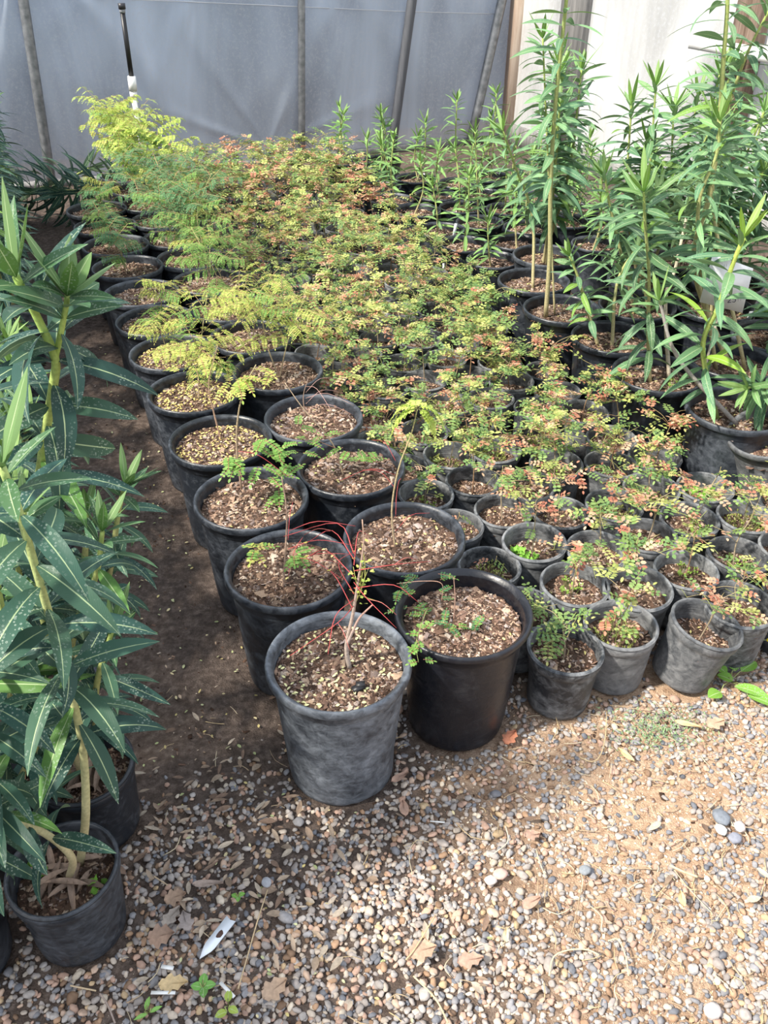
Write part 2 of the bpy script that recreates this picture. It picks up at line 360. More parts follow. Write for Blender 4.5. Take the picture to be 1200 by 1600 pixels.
def pipe(pts, rad, label, name='pipe', mat=None, extend_top=2.9):
    pts = [np.array(p) for p in pts]
    top, bot = pts[0], pts[-1]
    d = (top-bot)/(top[2]-bot[2]); pts[0] = bot+d*(extend_top-bot[2]); pts[-1] = bot-d*(bot[2]+.05)
    mb = MB(); tube(mb, spline([pts[0], (pts[0]+pts[-1])/2, pts[-1]], 10), rad, (1, 1, 1), 16)
    o = obj(name, mb, mat or M_METAL); tag(o, label, 'pipe'); return o
pipe([back(35, 0, -.05), back(77, 270, -.05)], .032, 'grey metal pipe against the film at the far left, near the dark fronds', 'greenhouse_pipe')
pipe([back(467, 0, -.05), back(468, 262, -.05)], .026, 'thin upright grey pipe against the film, behind the reddish shrubs', 'greenhouse_pipe')
pipe([back(778, 0, -.06), back(736, 190, -.06)], .036, 'dark leaning pipe against the film just left of the pine post', 'greenhouse_pipe')
pipe([back(638, 0, -.06), back(612, 200, -.05)], .036, 'dark grey brace leaning on the film between the two right pipes', 'wall_brace', M_BRACE)
# wire that holds the film near the top
mb = MB(); tube(mb, spline([back(-60, -8), back(180, -2), back(400, 7), back(620, 17), back(770, 21)], 30), .0028, (.55, .56, .58), 5)
tag(obj('hanging_wire', mb, M_PLAIN), 'pale thin wire sagging along the top of the back film', 'wire')
# timber: corner post (pine), inner post, right post with white ledge
def post(name, p, n_w, u_w, mat, kind=None, lean=(0, 0), z0=-.03, z1=2.9, parent=None):
    mb = MB(); V = []
    for zz, sx_ in ((z0, 0), (z1, 1)):
        for a_, b_ in ((-1, -1), (1, -1), (1, 1), (-1, 1)):
            nn, u_ = a_*n_w/2, b_*u_w/2
            V.append((p[0]+nn*NX+u_*UX+lean[0]*zz, p[1]+nn*NY+u_*UY+lean[1]*zz, zz))
    F = np.array([(3, 2, 1, 0), (4, 5, 6, 7), (0, 1, 5, 4), (1, 2, 6, 5), (2, 3, 7, 6), (3, 0, 4, 7)])
    mb.add(V, F); o = obj(name, mb.mesh(name, False), mat, parent)
    if kind: o['kind'] = kind
    return o
pc = back(806, 120, -.09); post('trim_1', pc, .26, .10, M_WOODP, 'structure')
pc2 = right(893, 120, -.03); post('trim_2', pc2, .06, .28, M_WOODG, 'structure')
pc3 = right(1152, 190, -.06); post('trim_3', pc3, .10, .16, M_WOODD, 'structure')
pc4 = right(1180, 30, -.02); 
mb = MB(); c = right(1205, 78, -.14); boxmesh(mb, c, .22, .75, .045, math.atan2(NY, NX), (.8, .8, .78))
o = obj('white_ledge', mb.mesh('white_ledge', False), M_PLAIN); tag(o, 'white painted board ledge crossing the dark post at the right edge', 'ledge')
# foot boards under the walls
mb = MB(); cc = W((NL+NR)/2, UB-.02, .012); boxmesh(mb, cc, NR-NL, .04, .05, math.atan2(NY, NX))
o = obj('baseboard_back', mb.mesh('bb', False), M_WOODG); o['kind'] = 'structure'
mb = MB(); cc = W(NR-.01, UB/2-.5, .06); boxmesh(mb, cc, .05, UB+1, .16, math.atan2(NY, NX))
o = obj('baseboard_right', mb.mesh('br', False), M_WOODG); o['kind'] = 'structure'
# pale backdrop added beyond the film to lighten and even its tone
mb = MB(); cc = W(1.0, UB+.75, 1.5); boxmesh(mb, cc, 14, .06, 3.2, math.atan2(NY, NX))
o = obj('film_backdrop', mb.mesh('bf', False), mat_film('backdrop_panel', (.54, .60, .68), 0, 0, .3)); tag(o, 'pale backdrop panel added beyond the greenhouse film to even its tone', 'backdrop')

# sprinkler riser
b0 = atY(213, 187, 5.65); t0 = atY(190, 6, 5.65); base = np.array([b0[0]+.02, 5.65, 0])
e = empty('sprinkler_riser', base); tag(e, 'upright sprinkler riser, white plastic pipe below and black tube above', 'sprinkler')
def L(px, py): return atY(px, py, 5.65)-base
mb = MB(); tube(mb, [(0, 0, 0), L(206, 135)], .0165, (.80, .80, .78), 12); obj('white_pipe', mb, M_PLAIN, e)
mb = MB(); tube(mb, [L(208, 142), L(205.5, 119)], .024, (.86, .86, .85), 14); tube(mb, [L(209, 153), L(208, 143)], .021, (.80, .80, .79), 14); obj('coupling', mb, M_PLAIN, e)
mb = MB(); tube(mb, [L(206, 124), L(191.5, 20)], .0145, (.012, .012, .014), 12); obj('black_tube', mb, M_PLAIN, e)
mb = MB(); tube(mb, [L(191.5, 20), L(191, 14)], .017, (.25, .26, .28), 12); tube(mb, [L(191, 14), L(189.6, 5)], .021, (.03, .03, .035), 12); obj('spray_head', mb, M_PLAIN, e)

# ------------------------------------------------------------------ pots
def pot_mesh(name, D, d, h, lipw, liph, soil_h, seg=56, ridges=True, dent=.002, seed=0, mat=None, crinkle=0.0):
    """lathe: outer wall, rolled lip, inner wall; dents in the lower wall"""
    r = np.random.default_rng(seed)
    ro, rb = D/2, d/2; rw = ro-lipw                        # wall radius under the lip
    def wr(z): return rb+(rw-rb)*(z/h)
    prof = [(0.0, .006), (rb*.9, .004), (rb-.006, .0), (rb-.001, .004), (rb, .012)]
    for z in np.linspace(.03, h-liph-.028, 12): prof.append((wr(z), z))
    zl = h-liph
    prof += [(wr(zl)-.001, zl-.022), (wr(zl)+.0025, zl-.018), (wr(zl)+.003, zl-.002), (ro-.003, zl), (ro, zl+.004), (ro, h-.006), (ro-.002, h-.001), (ro-.005, h), (ro-.008, h-.002)]
    th = .0035; zi = h-.010
    while zi > soil_h-.02:
        rr = wr(min(zi, h))-th+(lipw*.55 if (zi > h-liph*.9 and D < .2) else 0)
        if ridges and zi > h-.045: rr += .0012*math.sin(zi*2*math.pi/.007)
        prof.append((rr, zi)); zi -= .0035 if zi > h-.045 and ridges else .012
    prof.append((wr(soil_h)-th, soil_h-.025))
    prof = np.array(prof); n = len(prof)
    an = np.linspace(0, 2*math.pi, seg, endpoint=False)
    Rr = prof[:, 0][:, None]*np.ones(seg)[None]; Zz = prof[:, 1][:, None]*np.ones(seg)[None]
    ov = r.uniform(-1, 1, 3); wob = 1+.012*ov[0]*np.cos(2*an+ov[1]*3)+.005*ov[2]*np.cos(3*an)
    Rr = Rr*wob[None]
    zz = prof[:, 1]; low = np.exp(-(zz/(h*.5))**2)
    dn = np.zeros((n, seg))
    for k in range(7):
        a0, z0 = r.uniform(0, 6.28), r.uniform(.0, h*.7); wa, wz = r.uniform(.15, .5), r.uniform(.02, .06)
        da = (an-a0+math.pi) % (2*math.pi)-math.pi
        dn -= r.uniform(.3, 1.2)*dent*np.exp(-(da/wa)**2)[None]*np.exp(-((zz-z0)/wz)**2)[:, None]
    if crinkle:
        for k in range(26):
            a0, z0 = r.uniform(0, 6.28), r.uniform(0, h*.55); wa = r.uniform(.05, .22); sl = r.uniform(-.12, .12)
            da = (an-a0+math.pi) % (2*math.pi)-math.pi
            dn += crinkle*r.uniform(-1, .6)*np.exp(-(da/wa)**2)[None]*np.exp(-((zz[:, None]-z0-sl*da[None])/.006)**2)
    outer = (np.arange(n) < 17)[:, None]; Rr = Rr+dn*outer*(prof[:, 0] > rb*.8)[:, None]
    V = np.stack([Rr*np.cos(an), Rr*np.sin(an), Zz], -1).reshape(-1, 3)
    i = np.arange(n-1)[:, None]*seg+np.arange(seg)[None]; j = np.arange(n-1)[:, None]*seg+(np.arange(seg)[None]+1) % seg
    F = np.stack([i, j, j+seg, i+seg], -1).reshape(-1, 4)
    mb = MB(); mb.add(V, F); me = mb.mesh(name); me.materials.append(mat or M_POT); return me

CH = np.array([[-.5, -.5, 0], [.5, -.42, 0], [.42, .5, 0], [-.45, .4, 0], [-.4, -.4, .35], [.4, -.4, .4], [.35, .4, .3], [-.35, .35, .38]])
CHF = np.array([(4, 5, 6, 7), (0, 1, 5, 4), (1, 2, 6, 5), (2, 3, 7, 6), (3, 0, 4, 7)])
def rotm(N, tilt=.5, r=rng):
    a = r.uniform(0, 2*math.pi, N); t = r.normal(0, tilt, N); s_ = r.normal(0, tilt, N)
    X = np.stack([np.cos(a), np.sin(a), t], -1); X = nrm(X)
    Yv = np.stack([-np.sin(a), np.cos(a), s_], -1); Zv = nrm(np.cross(X, Yv)); Yv = np.cross(Zv, X)
    return np.stack([X, Yv, Zv], 1)
BARKC = np.array([(.055, .032, .022), (.10, .06, .042), (.18, .11, .08), (.30, .20, .14), (.42, .30, .21), (.52, .42, .33), (.20, .15, .13), (.34, .27, .24)])
def soil_mesh(name, rad, n, seed, dark=0.0, chip=.006, leaflets=0, lcol=(.62, .55, .22)):
    r = np.random.default_rng(seed); mb = MB()
    nr = 14; na = 44; rr = np.linspace(0, rad, nr)[1:]; an = np.linspace(0, 2*math.pi, na, endpoint=False)
    Rg, Ag = np.meshgrid(rr, an, indexing='ij'); X_, Y_ = Rg*np.cos(Ag), Rg*np.sin(Ag)
    hz = lambda x, y: .004*fnoise(x, y, 40, seed)+.0025*fnoise(x, y, 110, seed+1)
    V = np.concatenate([[(0, 0, 0)], np.stack([X_, Y_, hz(X_, Y_)], -1).reshape(-1, 3)])
    F4 = []; F3 = [(0, 1+j, 1+(j+1) % na) for j in range(na)]
    for i_ in range(nr-2):
        for j in range(na): a_, b_ = 1+i_*na+j, 1+i_*na+(j+1) % na; F4.append((a_, a_+na, b_+na, b_))
    mb.add(V, [np.array(F3), np.array(F4)], (.085, .055, .04))
    q = np.sqrt(r.uniform(0, 1, n))*rad*.985; a = r.uniform(0, 6.283, n); x, y = q*np.cos(a), q*np.sin(a)
    M = rotm(n, .35, r); L_ = chip*r.lognormal(0, .5, n); wd = L_*r.uniform(.3, .8, n); hh = np.minimum(L_*.4, .004)
    M = M*np.stack([L_, wd, hh], 1)[:, :, None]
    pr = np.array([.14, .2, .2, .16, .1, .07, .08, .05]); pr = pr/pr.sum()
    c = BARKC[r.choice(8, n, p=pr)]*r.uniform(.75, 1.2, (n, 1))*(1-dark)
    mb.inst(CH, CHF, M, np.stack([x, y, hz(x, y)+.0006], -1), c)
    if leaflets:
        n = leaflets; q = np.sqrt(r.uniform(0, 1, n))*rad*.95; a = r.uniform(0, 6.283, n); x, y = q*np.cos(a), q*np.sin(a)
        M = rotm(n, .25, r)*np.stack([np.full(n, .0105), np.full(n, .0055), np.full(n, .004)], 1)[:, :, None]
        cc = np.asarray(lcol)*r.uniform(.7, 1.25, (n, 1)); mb.inst(LFT-np.array([.5, 0, 0]), LFF, M, np.stack([x, y, hz(x, y)+.004], -1), cc)
    me = mb.mesh(name); me.materials.append(M_BARK); return me
# a folded leaflet along +x, width y, z up
LFT = np.array([(0, 0, 0), (.30, .46, .12), (.72, .42, .10), (1, 0, -.06), (.72, -.42, .10), (.30, -.46, .12)])
LFF = np.array([(0, 3, 2, 1), (0, 5, 4, 3)])

BIG = dict(D=.300, d=.233, h=.330)
SM = dict(D=.170, d=.140, h=.166)
MID = dict(D=.252, d=.20, h=.25)
LEF = dict(D=.196, d=.165, h=.19)
pot_big = [pot_mesh('pot', BIG['D'], BIG['d'], BIG['h'], .011, .022, .285, seed=k, dent=.003) for k in range(3)]
pot_worn = pot_mesh('pot', BIG['D'], BIG['d'], BIG['h'], .011, .022, .29, seg=120, seed=21, dent=.004, crinkle=.0042, mat=M_POTF)
pot_new = pot_mesh('pot', .302, .225, .335, .013, .018, .28, seed=9, dent=.001, mat=M_POTN)
pot_sm = [pot_mesh('pot', SM['D'], SM['d'], SM['h'], .0045, .009, .118, seg=44, seed=k+30, dent=.003, mat=M_POTS if k != 2 else M_POTW) for k in range(4)]
pot_mid = [pot_mesh('pot', MID['D'], MID['d'], MID['h'], .008, .016, .21, seg=48, seed=k+50, mat=M_POT) for k in range(2)]
pot_left = [pot_mesh('pot', LEF['D'], LEF['d'], LEF['h'], .003, .006, .135, seg=56, seed=k+60, dent=.004, mat=M_POT, ridges=False) for k in range(2)]
soil_big = [soil_mesh('soil', .132, 1700, k+1, .0 if k else .25, .0075, 8+6*k) for k in range(3)]
soil_yel = soil_mesh('soil', .132, 1500, 8, .1, .0075, 270, (.72, .56, .20))
soil_front = soil_mesh('soil', .132, 2600, 9, .1, .0065, 130, (.60, .58, .30))
soil_new = soil_mesh('soil', .129, 2600, 10, -.25, .0065, 10)
soil_sm = [soil_mesh('soil', .0738, 520, k+11, -.25, .0062, 6) for k in range(4)]
soil_mid = [soil_mesh('soil', .111, 800, k+21, -.3, .007, 0) for k in range(2)]
soil_left = [soil_mesh('soil', .087, 700, k+31, .2, .007, 0) for k in range(2)]

# ------------------------------------------------------------------ foliage builders
def dirv(az, el): return np.array([math.cos(az)*math.cos(el), math.sin(az)*math.cos(el), math.sin(el)])
def frame(d, up=(0, 0, 1)):
    d = nrm(d); s_ = np.cross(up, d)
    if np.linalg.norm(s_) < 1e-3: s_ = np.array([1.0, 0, 0])
    s_ = nrm(s_); return d, s_, np.cross(d, s_)
class Leaflets:
    """gathers leaflet transforms and writes them in one go"""
    def __init__(s): s.M = []; s.O = []; s.C = []
    def add(s, o, d, side, L_, wd, c):
        d = nrm(d); side = nrm(side-np.dot(side, d)*d); up = np.cross(d, side)
        s.M.append(np.stack([d*L_, side*wd, up*L_*.5])); s.O.append(o); s.C.append(c)
    def write(s, mb):
        if s.O: mb.inst(LFT, LFF, np.array(s.M), np.array(s.O), np.array(s.C))
GREEN = [(.20, .31, .09), (.26, .38, .12), (.15, .26, .09)]
YEL = [(.46, .50, .15), (.56, .55, .20), (.40, .47, .14)]
RED = [(.52, .25, .15), (.60, .36, .23), (.44, .17, .11), (.64, .44, .29)]
def pinnate(lf, tw, o, d, L_, pairs, ll, lw, pal, r, droop=.5, twc=(.30, .33, .10), tr=.0007):
    """one feather leaf: rachis with paired leaflets"""
    d, s_, u_ = frame(d); pts = []; p = np.array(o, float); dd = d.copy(); stp = L_/(pairs+1)
    pts.append(p.copy())
    for k in range(pairs+1):
        dd = nrm(dd+np.array([0, 0, -droop*.12])); p = p+dd*stp; pts.append(p.copy())
        _, s2, u2 = frame(dd)
        c = np.array(pal[r.integers(len(pal))])*r.uniform(.8, 1.2)
        t = k/(pairs+1); sc = .75+.5*math.sin(math.pi*min(1, t+.2))
        if k < pairs:
            for sg in (-1, 1):
                ld = s2*sg+dd*.35+u2*r.uniform(-.15, .3); lf.add(p, ld, dd*-sg, ll*sc, lw*sc, c*r.uniform(.9, 1.1))
        else: lf.add(p, dd, s2, ll, lw, c)
    if tw is not None: tube(tw, pts, tr, twc, 3, cap=False)

def shrub_variant(seed, n_br=6, height=.20, spread=.11, leaves=34, mix=(.4, .35, .25), ll=.0128, sparse=False):
    """twiggy seedling: returns (stem mesh, leaf mesh), origin at the soil"""
    r = np.random.default_rng(seed); st = MB(); lf = Leaflets()
    lean = dirv(r.uniform(0, 6.28), 0)*r.uniform(.0, .05); top = np.array([lean[0], lean[1], height])
    main = spline([(0, 0, -.015), (lean[0]*.3+r.normal(0, .006), lean[1]*.3+r.normal(0, .006), height*.4), top*np.array([1, 1, .8]), top], 12)
    wood = np.array((.34, .27, .20)) if r.random() < .6 else np.array((.26, .14, .09))
    tube(st, main, [.0022, .0016, .0008], wood, 5, col2=(.36, .30, .14))
    tips = [main[-1]]; segs = [main[5:]]
    for b in range(n_br):
        k = r.integers(4, len(main)-1); o = main[k]; az = b*2.4+r.uniform(-.5, .5); el = r.uniform(.1, .8)
        Lb = spread*r.uniform(.55, 1.1); p1 = o+dirv(az, el)*Lb*.5; p2 = p1+dirv(az+r.normal(0, .4), el-.35)*Lb*.5
        br = spline([o, p1, p2], 8); tube(st, br, [.0011, .0006], wood*.95, 4, col2=(.40, .33, .14)); segs.append(br)
    for q in range(leaves):
        sg = segs[r.integers(len(segs))]; k = r.integers(1, len(sg)); o = sg[k]
        ctr = np.array([lean[0]*.6, lean[1]*.6, 0]); out = o-ctr; az = math.atan2(out[1], out[0])+r.normal(0, 1.1)
        g = r.random(); pal = GREEN if g < mix[0] else (YEL if g < mix[0]+mix[1] else RED)
        pinnate(lf, st if q % 2 == 0 else None, o, dirv(az, r.uniform(-.3, .8)), r.uniform(.025, .055), int(r.integers(2, 5)), ll*r.uniform(.8, 1.15), ll*.55, pal, r, droop=1.0)
    m = MB(); lf.write(m); a = st.mesh('stem'); a.materials.append(M_STEM); b = m.mesh('leaves'); b.materials.append(M_LEAFLET); return a, b
SHR = {'far': [shrub_variant(100+k, 7, .23, .12, 74, (.30, .40, .30)) for k in range(6)],
       'green': [shrub_variant(120+k, 7, .22, .12, 60, (.72, .25, .03)) for k in range(3)],
       'mid': [shrub_variant(140+k, 7, .20, .11, 58, (.40, .38, .22)) for k in range(5)],
       'near': [shrub_variant(160+k, 5, .17, .09, 24, (.42, .30, .28)) for k in range(5)],
       'red': [shrub_variant(180+k, 5, .20, .10, 34, (.15, .30, .55)) for k in range(3)],
       'twig': [shrub_variant(200+k, 1, .11, .03, 2, (.3, .3, .4)) for k in range(2)],
       'leafy': [shrub_variant(210, 8, .075, .055, 26, (.9, .1, 0), ll=.010)]}

def clover_mesh(seed, n, rad, size=.016, col=(.22, .46, .06)):
    """round lobed weed leaves on short stalks"""
    r = np.random.default_rng(seed); mb = MB()
    for q in range(n):
        a = r.uniform(0, 6.28); q_ = rad*math.sqrt(r.uniform(0, 1)); o = np.array([q_*math.cos(a), q_*math.sin(a), r.uniform(.008, .03)])
        s_ = size*r.uniform(.6, 1.15); M = rotm(1, .3, r)[0]; c = np.array(col)*r.uniform(.75, 1.25)
        k = 18; t = np.linspace(0, 2*math.pi, k, endpoint=False); rr = s_*.5*(.78+.22*np.abs(np.cos(1.5*t)))*(1+.08*np.cos(9*t))
        V = np.concatenate([[(0, 0, -.002)], np.stack([rr*np.cos(t), rr*np.sin(t), .003*np.cos(3*t)], -1)])@M+o
        mb.add(V, np.array([(0, 1+j, 1+(j+1) % k) for j in range(k)]), c)
        tube(mb, [np.array([o[0]*.7, o[1]*.7, -.004]), o-np.array([0, 0, .002])], .0006, (.30, .40, .12), 3, cap=False)
    me = mb.mesh('weed'); me.materials.append(M_LEAFLET); return me
WEED = [clover_mesh(1, 26, .036, .018), clover_mesh(2, 14, .03, .014, (.26, .40, .07)), clover_mesh(3, 30, .05, .018), clover_mesh(13, 40, .055, .024)]
MOSS = [clover_mesh(4+k, 60, .055, .008, (.34, .38, .10)) for k in range(2)]

def bipinnate(lf, tw, o, d, L_, pairs, pl, nl, ll, lw, pal, r, droop=.4, stc=(.42, .30, .14)):
    """feather-of-feathers leaf"""
    d, s_, u_ = frame(d); p = np.array(o, float); dd = d.copy(); pts = [p.copy()]; stp = L_/(pairs+.5)
    for k in range(pairs+1):
        dd = nrm(dd+np.array([0, 0, -droop*.13])); p = p+dd*stp*(.5 if k == 0 else 1); pts.append(p.copy()); _, s2, u2 = frame(dd)
        for sg in (-1, 1):
            pd = nrm(s2*sg+dd*.55+np.array([0, 0, r.uniform(-.35, .1)]))
            pinnate(lf, None, p, pd, pl*r.uniform(.85, 1.1), nl, ll, lw, pal, r, droop=.8)
            tube(tw, [p, p+pd*pl*.95+np.array([0, 0, -.003])], .0004, stc, 3, cap=False)
    tube(tw, pts, .0008, stc, 3, cap=False)
FG = [(.17, .33, .07), (.22, .38, .09)]; FY = [(.44, .50, .11), (.33, .45, .09), (.56, .54, .15)]; FB = [(.10, .25, .10), (.14, .28, .12)]; FL = [(.55, .66, .14), (.46, .60, .14)]
def feather_plant(seed, stems, height, spread, fr_len, nfr, pal, pairs=4, pl=.045, nl=8, ll=.0085, lw=.0036, wood=(.38, .28, .20), start=.35):
    r = np.random.default_rng(seed); st = MB(); lf = Leaflets()
    for s_i in range(stems):
        az = r.uniform(0, 6.28); tip = np.array([math.cos(az)*spread*r.uniform(.3, 1), math.sin(az)*spread*r.uniform(.3, 1), height*r.uniform(.8, 1.05)])
        main = spline([(r.normal(0, .008), r.normal(0, .008), -.015), tip*np.array([.25, .25, .4])+r.normal(0, .012, 3), tip*np.array([.65, .65, .8])+r.normal(0, .01, 3), tip], 20)
        tube(st, main, [.0028, .0018, .0009], wood, 5, col2=(.42, .40, .16))
        for q in range(nfr):
            k = int((start+(1-start)*(q+r.random())/nfr)*(len(main)-1)); o = main[min(k, len(main)-1)]
            a2 = q*2.4+r.uniform(-.4, .4); p_ = pal if r.random() < .7 else (FY if r.random() < .35 else FG)
            bipinnate(lf, st, o, dirv(a2, r.uniform(.0, .7)), fr_len*r.uniform(.7, 1.15), int(r.integers(max(2, pairs-1), pairs+1)), pl, nl, ll, lw, p_, r)
    m = MB(); lf.write(m); a = st.mesh('stem'); a.materials.append(M_STEM); b = m.mesh('leaves'); b.materials.append(M_LEAFLET); return a, b
FEA = {'tall_yellow': feather_plant(1, 3, .50, .20, .13, 15, FL), 'tall_yellow2': feather_plant(2, 4, .42, .20, .13, 12, FL, ll=.012, lw=.006),
       'tall_blue': feather_plant(3, 4, .36, .20, .13, 11, FB), 'blue': feather_plant(4, 2, .30, .12, .11, 9, FB),
       'yellow': feather_plant(5, 2, .30, .15, .13, 9, FY), 'yellow2': feather_plant(6, 2, .26, .17, .14, 8, FY), 'light': feather_plant(7, 2, .32, .17, .13, 8, FG), 'small': feather_plant(8, 1, .17, .08, .08, 6, FY), 'smallb': feather_plant(9, 2, .2, .09, .07, 6, FB)}

# oleander -----------------------------------------------------------
def ole_leaf(mb, o, d, up, L_, Wd, bend, c, fold=.18, twist=0.0, nt=9):
    d = nrm(d); s_ = np.cross(up, d)
    if np.linalg.norm(s_) < 1e-3: s_ = np.cross([1, 0, 0], d)
    s_ = nrm(s_); n_ = nrm(np.cross(d, s_))
    if twist: s_, n_ = s_*math.cos(twist)+n_*math.sin(twist), n_*math.cos(twist)-s_*math.sin(twist)
    t = np.linspace(0, 1, nt); b = bend if abs(bend) > 1e-3 else 1e-3
    x = np.sin(b*t)/b; zz = -(1-np.cos(b*t))/b
    P = o+L_*(x[:, None]*d+zz[:, None]*n_)
    nn = np.cos(b*t)[:, None]*n_+np.sin(b*t)[:, None]*d
    hw = Wd*.5*np.clip(np.sin(math.pi*np.clip(t, 0, 1)**.85), 0, 1)**.8; hw[0] = Wd*.05; hw[-1] = 0.0003
    ac = np.array([-1, -.5, 0, .5, 1]); V = P[:, None]+hw[:, None, None]*(ac[None, :, None]*s_+fold*(np.abs(ac)**1.2)[None, :, None]*nn[:, None])
    i = np.arange(nt-1)[:, None]*5+np.arange(4)[None]; F = np.stack([i, i+5, i+6, i+1], -1).reshape(-1, 4)
    uv = np.stack([np.tile((ac+1)/2, nt), np.repeat(t, 5)], -1)
    mb.add(V.reshape(-1, 3), F, c, uv)
def oleander(st, lv, pts, r, rad=(.008, .004), spacing=.032, start=.25, L_=.13, Wd=.024, colors=((.07, .14, .06), (.09, .17, .07)), young=(.22, .38, .07), woodc=(.42, .36, .20), greenc=(.33, .42, .12), droop=1.0, dens=3, keep=1.0, tipn=5):
    P = spline(pts, 30); seg = np.linalg.norm(np.diff(P, axis=0), axis=1); cum = np.concatenate([[0], np.cumsum(seg)]); T = cum[-1]
    tube(st, P, list(rad), woodc, 8, col2=greenc)
    # swollen leaf nodes along the stem
    s_ = T*start; ph = r.uniform(0, 6.28); colors = np.array(colors)
    while s_ < T:
        o = np.array([np.interp(s_, cum, P[:, k]) for k in range(3)]); j = min(len(P)-2, max(0, np.searchsorted(cum, s_)-1)); ax = nrm(P[j+1]-P[j])
        f = s_/T; near = max(0, (s_-(T-.10))/.10) if T > .1 else f        # 0 below, 1 at the tip
        a_, b_, c_ = frame(ax, (0.03, .02, 1) if abs(ax[2]) < .97 else (1, 0, 0))
        for q in range(dens):
            if r.random() > keep: continue
            an = ph+q*2*math.pi/dens+r.normal(0, .18); rad_ = b_*math.cos(an)+c_*math.sin(an)
            el = .30+.42*near+r.normal(0, .18)-.45*(1-f)*droop*r.random()
            d = rad_*math.cos(el)+ax*math.sin(el)
            LL = L_*r.uniform(.75, 1.15)*(1-.35*near); col = colors[r.integers(len(colors))]*r.uniform(.8, 1.2)
            if near > .5: col = col*(1-near*.45)+np.array(young)*near*.45
            elif r.random() < .06: col = np.array(young)*.9
            ole_leaf(lv, o+rad_*.003, d, ax, LL, Wd*r.uniform(.85, 1.15)*(1-.2*near), r.uniform(.35, 1.15)*droop*(1-.75*near)+.05, col, twist=r.normal(0, .35))
        ph += 1.05; s_ += spacing*(1-.45*near)*r.uniform(.85, 1.15)
    ax = nrm(P[-1]-P[-2]); a_, b_, c_ = frame(ax, (1, 0, 0.1))
    for q in range(tipn):
        an = q*2*math.pi/tipn+r.uniform(0, .5); d = ax+(b_*math.cos(an)+c_*math.sin(an))*r.uniform(.25, .8)
        ole_leaf(lv, P[-1], d, b_*math.cos(an)+c_*math.sin(an), L_*r.uniform(.5, .85), Wd*.7, -.1, np.array(young)*r.uniform(.8, 1.15))

# ------------------------------------------------------------------ potted things
GROUP_SMALL = 'small nursery pots with shrub seedlings'
def potted(name, loc, label, cat, pot, soil, soil_z, stem=None, leaves=None, extra=(), rz=0.0, tilt=(0, 0), scale=1.0, group=None, prz=None):
    e = empty(name, loc, (tilt[0], tilt[1], rz)); e.scale = (scale,)*3; tag(e, label, cat, group)
    p = obj('pot', pot, None, e)
    s_ = obj('soil', soil, None, e, (0, 0, soil_z), (0, 0, prz if prz is not None else random.uniform(0, 6.28)))
    if stem is not None: obj('stem', stem, None, e, (0, 0, soil_z))
    if leaves is not None: obj('leaves', leaves, None, e, (0, 0, soil_z))
    for nm, me, l_ in extra: obj(nm, me, None, e, l_)
    return e
def custom(loc, rz, build, zero=(0, 0, 0)):
    """build(stemMB, leafMB_or_Leaflets, toLocal) in world coordinates, returned in the pot's own frame"""
    pass
ORD = ['first', 'second', 'third', 'fourth', 'fifth', 'sixth', 'seventh', 'eighth', 'ninth', 'tenth', 'eleventh', 'twelfth', 'thirteenth', 'fourteenth', 'fifteenth',
       'sixteenth', 'seventeenth', 'eighteenth', 'nineteenth', 'twentieth', 'twenty-first', 'twenty-second', 'twenty-third', 'twenty-fourth', 'twenty-fifth', 'twenty-sixth', 'twenty-seventh', 'twenty-eighth', 'twenty-ninth', 'thirtieth']

# ---- big pots: outer row by the aisle and inner row
ROW1 = [1.194, 1.522, 1.837, 2.160, 2.490, 2.808, 3.112, 3.416, 3.740, 4.055, 4.36, 4.665]
ROW2 = [1.212, 1.518, 1.869, 2.174, 2.520, 2.825, 3.130, 3.435, 3.745, 4.05, 4.355, 4.66, 4.965, 5.27]
def local_mesh(loc, stem, leaf, soil_z, rz=0):
    """shift world-space builders into the pot frame (soil level origin)"""
    for m_ in (stem, leaf):
        if m_ is None: continue
        for a_ in m_.v: a_ -= np.array([loc[0], loc[1], soil_z])
    a = stem.mesh('stem'); a.materials.append(M_STEM); b = leaf.mesh('leaves'); b.materials.append(M_LEAFLET); return a, b
def P1(i): return W(.457+.03*(ROW1[i]-1.2), ROW1[i])
def P2(i): return W(.759+.02*(ROW2[i]-1.2), ROW2[i])
REDST = (.48, .08, .08); BR = (.36, .25, .19); GREY = (.42, .36, .32)
def S_(tw, pxs, Y, rad, c, c2=None, base=None, seg=6):
    pts = [atY(px, py, Y if np.isscalar(Y) else Y[k_]) for k_, (px, py) in enumerate(pxs)]
    if base is not None: pts[0] = np.array(base)
    tube(tw, spline(pts, 18), rad, c, seg, col2=c2); return pts
def leafspray(lf, tw, px, py, Y, n, L_, pal, r, az0=None, pairs=5, ll=.012, lw=.006, el=.2):
    o = atY(px, py, Y)
    for q in range(n):
        az = (az0 if az0 is not None else r.uniform(0, 6.28))+r.normal(0, .6); pinnate(lf, tw, o+r.normal(0, .006, 3), dirv(az, r.uniform(-.2, .5)+el-.2), L_*r.uniform(.8, 1.2), pairs, ll, lw, pal, r, droop=.6, twc=(.42, .2, .12))
LABBIG = 'big black pot'
